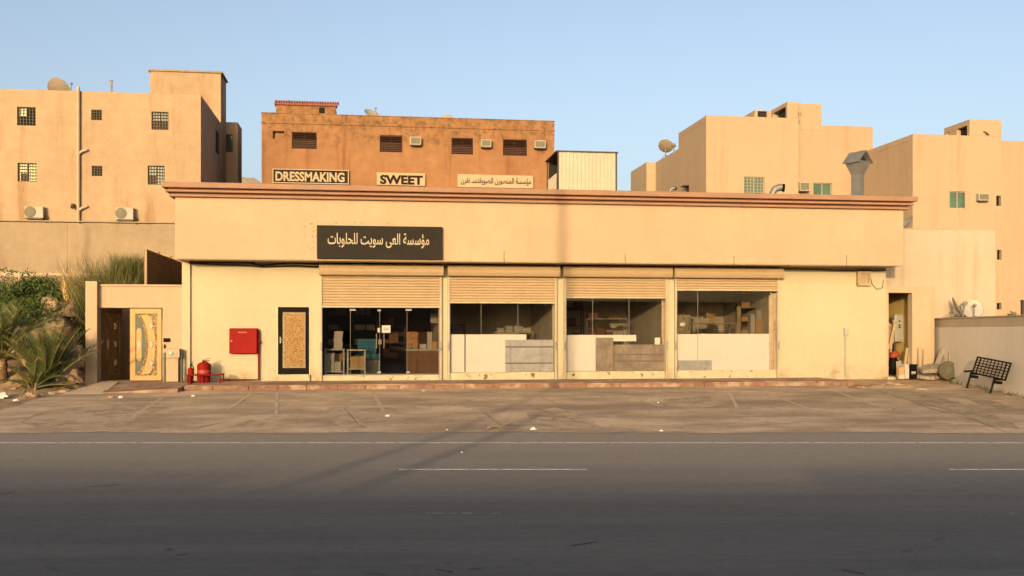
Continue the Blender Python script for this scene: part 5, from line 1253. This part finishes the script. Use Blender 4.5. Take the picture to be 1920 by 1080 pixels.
mb = MB(); wall_prism(mb, far_p, near_p, .05, .24, zt+.001, zt2-.04); mb.build('top_course', m_coping, rw, bevel=.008)
mb = MB(); wall_prism(mb, far_p - dirw*.05, near_p, .02, .30, zt2-.039, zt2); mb.build('coping', m_pale, rw, bevel=.01)
xx = far_p.x; single(MB().box(XB1 + 1.2, xx + .3, ay + .62 + .0, ay + .82, .1, zt2 - .02).box(XB1 + 1.2, xx + .3, ay + .60, ay + .84, zt2-.019, zt2+.01) if False else MB().box(xx + .02, xx + 9, .62, .9, .1, zt2 - .03).box(xx + .02, xx + 9, .60, .92, zt2-.029, zt2), 'yard_wall', m_coping, 'low plain wall closing the yard under the two pale dishes', 'wall', (xx+4, .7, .3))
dish((X(1791,.3), .3, Z(1791,578,.3) - .05 - .19), .36, R(62), R(26), 'narrow pale dish turned sideways over the right boundary wall', group='dishes over the boundary wall', pole=.05)
dish((X(1822,.32), .32, Z(1822,580,.32) - .05 - .2), .355, R(-16), R(22), 'round pale dish facing the road over the right boundary wall', group='dishes over the boundary wall', pole=.05)
def leaf_ball(c, sx, sy, sz, n, lw, ll, mt, mb=None, seed=1):
    rnd = random.Random(seed); mb = mb or MB(); c = Vector(c)
    cl = [Vector((rnd.gauss(0,.45)*sx, rnd.gauss(0,.45)*sy, abs(rnd.gauss(.35,.35))*sz)) for _ in range(max(n//55, 6))]
    for _ in range(n):
        b = rnd.choice(cl); p = c + b + Vector((rnd.gauss(0,.17)*sx, rnd.gauss(0,.17)*sy, rnd.gauss(0,.11)*sz))
        d = Vector((rnd.uniform(-1,1), rnd.uniform(-1,1), rnd.uniform(-.1,1))).normalized(); s_ = d.cross(Vector((rnd.uniform(-1,1),rnd.uniform(-1,1),rnd.uniform(-1,1)))).normalized()
        l = ll*rnd.uniform(.6,1.3); w_ = lw*rnd.uniform(.6,1.2)
        mb.add([p, p+d*l*.5+s_*w_, p+d*l, p+d*l*.5-s_*w_], [(0,1,2,3)])
    return mb
def shrub(c, sx, sy, sz, n, label, seed, lw=.03, ll=.11, group=None):
    s_ = thing('shrub', label, 'shrub', c, group); rnd = random.Random(seed)
    leaf_ball(c, sx, sy, sz, n, lw, ll, m_shrub, seed=seed).build('foliage', m_shrub, s_)
    mb = MB(); c = Vector(c)
    for _ in range(7):
        e = c + Vector((rnd.uniform(-.6,.6)*sx, rnd.uniform(-.5,.5)*sy, rnd.uniform(.4,.8)*sz)); mb.tube([c, c.lerp(e,.5)+Vector((0,0,.1*sz)), e], [.03,.02,.008], 6)
    mb.build('stems', m_bark, s_)
shrub((X(1900, 2.5), 2.5, zt2-.35), .5, .4, .45, 900, 'green shrub showing over the right boundary wall', 5)
x0, z0 = onY(1918.5, 590, .4); single(MB().box(x0-.03, x0+.12, .4, .5, zt2-.3, Z(1918,564,.4)).box(x0-.05, x0+.14, .39, .51, Z(1918,564,.4), Z(1918,564,.4)+.03), 'dark_post', m_darkframe, 'dark post over the right boundary wall at the photo edge', 'post', (x0, .45, zt2-.3))
# weeds at the foot of the wall
def tuft(c, n, h, spread, mt, rnd, mb):
    c = Vector(c)
    for _ in range(n):
        p = c + Vector((rnd.gauss(0,spread), rnd.gauss(0,spread), 0)); hh = h*rnd.uniform(.5,1.15); b = Vector((rnd.gauss(0,.28), rnd.gauss(0,.28), 1)).normalized()
        s_ = Vector((rnd.uniform(-1,1), rnd.uniform(-1,1), 0)).normalized()*.008*(1+h); t = p + b*hh; m_ = p + b*hh*.55 + Vector((0,0,.06*hh)); dr = Vector((rnd.gauss(0,.12)*hh, rnd.gauss(0,.12)*hh, -.05*hh))
        mb.add([p-s_, p+s_, m_+s_*.8, t+dr, m_-s_*.8], [(0,1,2,4),(4,2,3)])
rnd = random.Random(3); mb = MB()
for k in range(26):
    q = far_p.lerp(near_p, .1 + .75*rnd.random()) + nrm*rnd.uniform(.03,.2); tuft((q.x, q.y, H(q.x,q.y)-.03), 10, .16, .06, None, rnd, mb)
tag(mb.build('weeds', m_reed), None, None, kind='stuff')

# black bench: lattice back, two side brackets, legs and an armrest
A = on_lot(1814, 728); B = on_lot(1857.5, 738)
along = Vector((B.x-A.x, B.y-A.y, 0)); SPAN = along.length; along.normalize(); L = SPAN * 1.36; S0 = .04
m_bench = mat('bench_black', (.007,.006,.006), .6, [(8,.2)], spec=.08)
bn = thing('bench', 'black metal bench with a lattice back standing crooked by the right wall', 'bench', A)
out = Vector((-along.y, along.x, 0)) if Vector((-along.y, along.x, 0)).x > 0 else Vector((along.y, -along.x, 0))   # towards the wall
base = A + Vector((0,0,0))
def bp(s_, o_, z): p = base + along*s_ + out*o_; return Vector((p.x, p.y, base.z + (B.z - A.z - .03) * s_ / SPAN + z))
lean = .15
def lat_pt(s_, t_): return bp(S0 + s_, .13 + lean*t_, .47 + .46*t_)       # lattice plane, leaning to the wall
mb = MB()
for t_ in (0, 1): mb.tube([lat_pt(-.02, t_), lat_pt(L, t_)], .028, 4)
for s_ in (0, L): mb.tube([lat_pt(s_, -.03), lat_pt(s_, 1.03)], .028, 4)
mb.build('back_frame', m_bench, bn)
mb = MB()
for k in range(1, 6): mb.tube([lat_pt(.0, k/6), lat_pt(L, k/6)], .014 if k != 3 else .02, 4)
for k in range(1, 9): mb.tube([lat_pt(L*k/9, 0), lat_pt(L*k/9, 1)], .014 if k not in (1,8) else .024, 4)
mb.build('lattice', m_bench, bn)
for s_, nm in ((.0, 0), (SPAN, 1)):
    MB().tube([bp(s_, -.02, .0), bp(s_+.02, .11, .50)], .03, 6).tube([bp(s_, -.05, .012), bp(s_, .05, .012)], .022, 6).build('leg', m_bench, bn)
    mb = MB().tube([bp(s_+.05, .07, .36), bp(s_+.3, .17, .36)], .055, 4).tube([bp(s_+.05, .07, .44), bp(s_+.3, .17, .45)], .04, 4); mb.build('seat_bracket', m_bench, bn)
MB().tube([bp(.0, -.10, .50), bp(.05, .14, .52)], .03, 6).build('armrest', m_bench, bn)

# ------------------------------------------------------------------ exhaust duct and vent cowls on the shop roof
V_DU = 4.0; xd, zd = onY(1608, 362, V_DU); zr0 = zc0 + .06
du = thing('exhaust_duct', 'tall galvanised exhaust duct with a gabled hood on the shop roof', 'duct', (xd, V_DU, zr0))
Mr = Matrix.Translation((xd, V_DU, 0)) @ Matrix.Rotation(R(24), 4, 'Z')
z1, z2, z3 = Z(1608,328,V_DU), Z(1608,303.5,V_DU), Z(1608,285,V_DU); a_ = .165; b_ = .33
mb = MB().box(-a_, a_, -a_, a_, zr0, z1); mb.xf(Mr); mb.build('shaft', m_duct, du, bevel=.006)
mb = MB(); vs = [(-a_,-a_,z1),(a_,-a_,z1),(a_,a_,z1),(-a_,a_,z1),(-b_,-b_,z2),(b_,-b_,z2),(b_,b_,z2),(-b_,b_,z2)]
mb.add(vs, [(0,1,5,4),(1,2,6,5),(2,3,7,6),(3,0,4,7),(0,3,2,1)]); mb.xf(Mr); mb.build('funnel', m_duct, du)
mb = MB(); e = b_ + .06; zr_ = z3 + .02
for s_ in (-1, 1):
    mb.add([(0,-e,zr_),(0,e,zr_),(s_*e,e,z2-.05),(s_*e,-e,z2-.05),(0,-e,zr_-.02),(0,e,zr_-.02),(s_*e,e,z2-.07),(s_*e,-e,z2-.07)], [(0,1,2,3),(7,6,5,4),(0,4,5,1),(1,5,6,2),(2,6,7,3),(3,7,4,0)])
mb.xf(Mr); mb.build('hood', m_duct, du)
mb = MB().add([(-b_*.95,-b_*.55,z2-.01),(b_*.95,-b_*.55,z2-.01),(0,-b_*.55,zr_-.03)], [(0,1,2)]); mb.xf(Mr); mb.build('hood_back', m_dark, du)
def cowl(px, py, v, s, label):
    x, z = onY(px, py, v); c = thing('vent_cowl', label, 'vent', (x, v, zr0), 'vent cowls behind the shop parapet')
    pts = [(x-s*1.2, v, zr0), (x-s*1.15, v, z-s*.9), (x-s*.7, v-.0, z-.1*s), (x+s*.1, v-.1*s, z+.25*s), (x+s*.75, v-.25*s, z+.15*s)]
    MB().tube(pts, [s*.55,s*.55,s*.6,s*.62,s*.6], 14).build('elbow', m_duct, c, smooth=50)
    MB().tube([Vector(pts[-1])+Vector((-.1*s,.02,0)), Vector(pts[-1])+Vector((s*.18,-.06*s,-.03*s))], s*.70, 14).build('mouth', m_black, c, smooth=50)
cowl(1460, 354, 3.2, .21, 'round black mouthed vent cowl behind the parapet below the barred window')
cowl(1262, 354, 3.0, .10, 'small dark vent cowl behind the parapet near the tan dish')

# ------------------------------------------------------------------ planting and rocks on the bank
def gpt(px, py):
    d = ray(px, py); t = 15.0
    while t < 80:
        p = CAM + d * t
        if p.z <= gz(p.x, p.y): break
        t += .05
    return Vector((p.x, p.y, gz(p.x, p.y)))
def frond(mb, base, az, el0, L, droop, rnd, mi):
    """one pinnate frond: an arching midrib with two rows of narrow leaflets"""
    n = 26; p = Vector(base); el = el0; pts = []; d0 = Vector((math.cos(az), math.sin(az), 0))
    for k in range(n + 1):
        pts.append(p.copy()); el -= droop / n * (.4 + 1.2 * k / n); p = p + (d0 * math.cos(el) + Vector((0,0,1)) * math.sin(el)) * (L / n)
    mb.tube(pts, [.022 * (1 - .85 * k / n) + .003 for k in range(n + 1)], 5, m=2)
    for k in range(4, n):
        t = (pts[k+1] - pts[k]).normalized(); s_ = t.cross(Vector((0,0,1))).normalized(); u = s_.cross(t)
        f = k / n; ll = L * .24 * math.sin(math.pi * min(.18 + f * .8, 1)) ** .8 * rnd.uniform(.85, 1.1)
        for sd in (-1, 1):
            for hf in (0, .5):
                q = pts[k].lerp(pts[k+1], hf); d = (s_ * sd * .72 + t * .62 + u * rnd.uniform(.2, .55)).normalized(); w_ = t * .0075 * (1 + L*.2)
                tip = q + d * ll + Vector((0, 0, -.10 * ll)); m_ = q + d * ll * .5
                mb.add([q - w_*.6, q + w_*.6, m_ + w_, tip, m_ - w_], [(0,1,2,4),(4,2,3)], mi if rnd.random() > .05 else 1)
def palm(pos, n, L, label, seed, trunk=.35, el=(15, 85), dry=5, droop=(22, 62)):
    rnd = random.Random(seed); pos = Vector(pos); t = thing('date_palm', label, 'palm', pos, 'young date palms on the bank')
    mb = MB(); prof = []
    for k in range(8): prof.append((.13 + .03*(k % 2), trunk*k/7))
    MB().lathe(pos + Vector((0,0,-.1)), prof, 12).build('trunk', m_bark, t)
    top = pos + Vector((0,0,trunk-.1))
    for k in range(n):
        a = 2*math.pi*k/n*2.4 + rnd.uniform(-.3,.3); e = R(el[0] + (el[1]-el[0]) * ((k + .5)/n)**.8)
        frond(mb, top + Vector((math.cos(a), math.sin(a), 0))*.08, a, e, L*rnd.uniform(.8,1.1), R(rnd.uniform(*droop)), rnd, 0)
    for k in range(dry):
        a = rnd.uniform(0, 6.28); frond(mb, top + Vector((0,0,-.05)), a, R(rnd.uniform(-5,25)), L*rnd.uniform(.6,.85), R(70), rnd, 1)
    mb.build('crown', [m_palm, m_palmdry, m_reed], t)
palm(gpt(86, 725), 44, 1.8, 'bushy young date palm spreading beside the gate pillar', 3, .12, el=(46, 89), dry=8, droop=(18, 48))
palm(gpt(4, 716), 26, 1.75, 'larger date palm with dry fronds cut by the left photo edge', 5, .75, el=(20, 88), dry=11)
palm(gpt(62, 730), 13, 1.0, 'small low palm shoot between the two larger date palms', 9, .15, el=(10, 70), dry=4)
def bank(px, v):                      # a point of the bank at depth v under pixel column px
    x = X(px, v); return Vector((x, v, gz(x, v)))
shrub(bank(66, 5.5) + Vector((0,0,.05)), .95, .9, .68, 8000, 'dense dark green shrub on the bank below the concrete wall', 21, .026, .095, 'shrubs on the bank')
shrub(bank(2, 4.2), .95, .8, .75, 7000, 'dark green shrub behind the larger palm at the photo edge', 22, .026, .095, 'shrubs on the bank')
shrub(bank(103, 6.2), .5, .5, .5, 3200, 'small dark shrub right of the dense one on the bank', 23, .02, .075, 'shrubs on the bank')
shrub(bank(30, 1.8), .9, .6, .8, 7000, 'leafy undergrowth shrub between the date palms', 24, .02, .09, 'shrubs on the bank')
def reeds(px0, px1, v, py_top, n, label, seed, mt, bl=.012):
    rnd = random.Random(seed); c = bank((px0+px1)/2, v); r_ = thing('reed_clump', label, 'reeds', c, 'reed clumps behind the gate'); mb = MB()
    for _ in range(n):
        px = rnd.uniform(px0, px1); x = X(px, v); y = v + rnd.uniform(-.7,.7); p = Vector((x, y, gz(x, y)-.05)); h = max(Z(px, py_top, v) - p.z, .5) * rnd.uniform(.45, 1.0)**.5 * (1 - .25*abs(px-(px0+px1)/2)/(px1-px0))
        b = Vector((rnd.gauss(0,.13), rnd.gauss(0,.13), 1)); s_ = Vector((rnd.uniform(-1,1), rnd.uniform(-1,1), 0)).normalized()*bl
        m_ = p + b*h*.5; t = p + b*h + Vector((rnd.gauss(0,.12)*h, rnd.gauss(0,.1)*h, -.04*h)); mb.add([p-s_, p+s_, m_+s_, t, m_-s_], [(0,1,2,4),(4,2,3)])
        if rnd.random() < .55:
            for _k in range(3):
                q = p.lerp(t, rnd.uniform(.3,.9)); d = Vector((rnd.uniform(-1,1), rnd.uniform(-1,1), rnd.uniform(.2,1))).normalized()*h*.16; mb.add([q-s_*.6, q+d, q+s_*.6], [(0,1,2)])
    mb.build('blades', mt, r_)
reeds(170, 226, 4.4, 448, 1500, 'tall green reed clump rising behind the gate pillar', 31, m_reed)
reeds(214, 278, 4.8, 462, 1500, 'dense green reed clump beside the brown slatted screen', 32, m_reed)
reeds(126, 172, 5.2, 484, 200, 'dry straw coloured reed clump left of the green reeds', 33, m_straw)
reeds(190, 268, 3.6, 510, 260, 'short straw stalks at the foot of the green reeds', 34, m_straw)
rnd = random.Random(17); k = 0
ROCKS = [(105,585,2.2,.55,'broad tan boulder on the bank above the smaller palm'),(138,592,2.6,.34,'pale boulder on the bank beside the gate pillar'),(76,604,2.2,.34,'tan boulder between the palm crowns'),(130,562,4.2,.5,'flat tan rock below the straw coloured reeds'),(95,572,4.0,.45,'tan rock under the small dark shrub'),(60,640,.6,.32,'pale rock low between the palms'),(100,652,.4,.26,'small pale rock behind the smaller palm'),(145,655,.3,.3,'tan rock at the side of the gate pillar'),(150,612,2.4,.26,'small tan boulder against the gate pillar')]
for px, py, v, r_, lab in ROCKS:
    x, z = onY(px, py, v); zg_ = gz(x, v); lump((x, v, max(zg_ + r_*.2, min(z, zg_ + r_*.5))), r_*rnd.uniform(.7,1.0), r_*.65, r_*rnd.uniform(.55,.8), px, m_paleRock if 'pale' in lab else m_rock, 'boulder', lab, 'boulder', 'boulders on the bank', amp=.55, smooth=28)
STN = [(2,745,.13,'white stone at the left photo edge by the asphalt'),(30,752,.05,'small white stone on the earth left of the ramp'),(100,742,.10,'grey stone under the smaller palm'),(118,738,.13,'flat grey stone under the smaller palm beside the ramp'),(208,735,.07,'dark broken stone on the gate landing'),(226,746,.055,'white crumpled stone in front of the gate landing'),(60,744,.12,'grey stone between the palms near the asphalt')]
for px, py, r_, lab in STN:
    p = gpt(px, py) if px < 160 else on_lot(px, py); lump((p.x, p.y, p.z + r_*.25), r_*1.3, r_, r_*.7, px+1, m_litter if 'white' in lab else m_rock, 'stone', lab, 'stone', 'stones along the asphalt edge', amp=.6, smooth=25)
FRG = [(1612,719,.16,'brownish kerb fragment lying just past the end of the kerb'),(1640,717,.12,'small kerb fragment on the bare earth below the doorway'),(1672,722,.17,'flat pale fragment on the earth in front of the doorway'),(1700,727,.12,'pale fragment on the earth below the black printed box'),(1728,731,.13,'farthest pale fragment on the earth towards the bench')]
for px, py, r_, lab in FRG:
    p = on_lot(px, py); lump((p.x, p.y, p.z + r_*.12), r_*1.9, r_*.9, r_*.42, px, m_kerb if px < 1650 else m_rock, 'kerb_fragment', lab, 'fragment', 'broken fragments past the end of the kerb', amp=.6, smooth=25)
m_tar = mat('tar_patch', (.030,.030,.031), .9, [(9,.3)])
mb = MB(); rnd = random.Random(4)
TAR = [((160,914),(222,909)),((0,927),(24,924)),((330,1042),(352,1040)),((190,1020),(204,1020)),((1578,1069),(1622,1077)),((676,1074),(720,1078)),((815,1068),(850,1073)),((985,1058),(998,1058)),((310,1032),(322,1030)),((1070,1024),(1120,1016)),((1750,1012),(1772,1010)),((880,1068),(905,1066)),((1690,1035),(1712,1033))]
for a_, b_ in TAR:
    strip([Vector((*onZ(*a_, 0), 0)), Vector((*onZ(*b_, 0), 0))], .05, .006, mb, True)
for _ in range(90):
    px, py = rnd.uniform(0, 1920), rnd.uniform(930, 1079); q = rnd.uniform(4, 16)
    strip([Vector((*onZ(px, py, 0), 0)), Vector((*onZ(px + q, py + rnd.uniform(-2,2), 0), 0))], rnd.uniform(.012,.03), .006, mb, True)
tag(mb.build('road_patch', m_tar), None, None, kind='structure')
# scraps on the asphalt
SCR = [(1000,806,.11,'white carton scrap lying on the road edge below the third shop'),(727,781,.07,'white paper scrap on the apron below the shop sign'),(838,807,.04,'white scrap at the road edge below the first post'),(1240,809,.06,'white scrap at the road edge below the fourth shop'),(795,733,.05,'white scrap by the kerb under the glass door'),(334,722,.06,'white scrap on the landing by the extinguishers'),(866,849,.028,'tiny white scrap on the road before the third post'),(1234,756,.05,'tiny white scrap on the apron under the third shop'),(362,733,.07,'white scrap under the red rail')]
for px, py, r_, lab in SCR:
    r_ *= .6
    p = on_lot(px, py) if py < 812 else Vector((*onZ(px, py, 0), 0.0)); mb = MB(); rr = random.Random(px)
    pl = [(r_*1.5*rr.uniform(.6,1)*math.cos(a), r_*rr.uniform(.6,1)*math.sin(a), rr.uniform(.01,.5)*r_) for a in [k*math.pi/3 for k in range(6)]]
    mb.add([(0,0,r_*.9)] + pl + [(q[0]*.9,q[1]*.9,0) for q in pl], [(0,1+i,1+(i+1)%6) for i in range(6)] + [(1+i,7+i,7+(i+1)%6,1+(i+1)%6) for i in range(6)]); mb.xf(Matrix.Translation(p + Vector((0,0,.006))))
    single(mb, 'paper_scrap', m_litter, lab, 'litter', p, 'scraps of litter on the asphalt')
p0, p1 = on_lot(915, 805), on_lot(962, 797); mb = MB(); pts = [p0.lerp(p1, t) + Vector((0,0,.03 + .02*math.sin(t*9))) for t in (0,.25,.5,.75,1)]
mb.tube(pts, [.018,.03,.026,.02,.01], 6); single(mb, 'fallen_branch', m_pale_wood, 'pale dry branch lying at the road edge under the second shop', 'branch', p0, smooth=50)
p0, p1 = gpt(38, 748), gpt(52, 740); mb = MB().tube([p0+Vector((0,0,.04)), p0.lerp(p1,.6)+Vector((0,0,.14)), p1+Vector((0,0,.03))], .016, 6); p2 = gpt(65, 742); mb.tube([p2+Vector((0,0,0)), p2+Vector((.02,0,.32))], .016, 6).tube([p2+Vector((-.15,0,.03)), p2+Vector((.2,0,.02))], .02, 6)
single(mb, 'dry_sticks', m_old_wood, 'grey dry sticks on the earth below the palms', 'sticks', p0, smooth=50)
# dry grass on the bank
mb = MB(); rnd = random.Random(8)
for _ in range(420):
    x = rnd.uniform(-19, XP - .3); y = rnd.uniform(-2.4, 12)
    if mound(x, y) > .03: tuft((x, y, gz(x, y)), 5, rnd.uniform(.08,.3), .08, None, rnd, mb)
tag(mb.build('dry_grass', m_straw), None, None, kind='stuff')

# ------------------------------------------------------------------ across the road, behind the viewer: two poles whose shadows fall on the asphalt
def pole(Xc, Dc, h, r_, label, arm=True):
    x, y = cw(Xc, Dc); p = thing('utility_pole', label, 'utility pole', (x, y, -.02), 'poles across the road')
    MB().tube([(x,y,-.02),(x,y,h)], [r_*1.15, r_*.8], 12).build('shaft', m_old_wood, p, smooth=40)
    if arm: MB().box(x-.5, x+.5, y-.05, y+.05, h-.45, h-.33).build('crossarm', m_old_wood, p)
    MB().lathe((x,y,h), [(r_*.8,0),(r_*.7,.06),(.02,.1)], 10).build('cap', m_grey, p)
def opposite(l0, l1, d0, dp, h, label, mt, seed):
    rr = random.Random(seed); o = thing('low_house', label, 'house', (*cw((l0+l1)/2, d0), 0), 'low houses across the road')
    M = Matrix.Translation((CAM.x, CAM.y, 0)) @ Matrix.Rotation(-TH, 4, 'Z')
    mb = MB().box(l0, l1, d0 - dp, d0, -.02, h).xf(M); mb.build('wall', mt, o, bevel=.02)
    mb = MB().box(l0 - .1, l1 + .1, d0 - dp - .1, d0 + .1, h + .002, h + .14).xf(M); mb.build('parapet', mt, o, bevel=.02)
    a = l0 + 1.2
    while a < l1 - 1.6:
        f = MB().box(a, a + 1.1, d0 + .003, d0 + .03, 1.0, 2.2).xf(M).build('window', m_winframe, o)
        MB().box(a + .08, a + 1.02, d0 + .031, d0 + .04, 1.08, 2.12).xf(M).build('pane', m_windark, f); a += rr.uniform(2.6, 4.5)
dS = -19.0; tE = math.tan(SUN_EL) / math.cos(R(14))
def hh(d_end): return (d_end - dS) * tE
opposite(-48, -22.2, dS, 9, hh(14.0), 'long low peach house across the road, at the left end of its row', m_rtan, 1)
opposite(-22, -12.1, dS, 8, hh(13.2), 'low tan house across the road, behind the tall timber pole', m_ltan, 2)
opposite(-12, -4.1, dS, 9, hh(12.0), 'lowest orange house across the road', m_orange, 3)
opposite(-4, 9.9, dS, 8, hh(13.6), 'low pale house across the road directly behind the viewer', m_pale, 4)
opposite(10, 40, dS, 9, hh(14.2), 'long low tan house across the road, at the right end of its row', m_ltan, 5)
pole(1.02 - math.tan(R(14)) * 40.9, -12.0, 12.6, .135, 'tall timber utility pole across the road behind the viewer', False)
pole(.12 - math.tan(R(14)) * 27.2, -6.0, 4.1, .17, 'short stub of a pole across the road behind the viewer', False)
for o in list(bpy.data.objects):
    if o.type == 'MESH' and o.data.users == 1: o.data.name = o.name
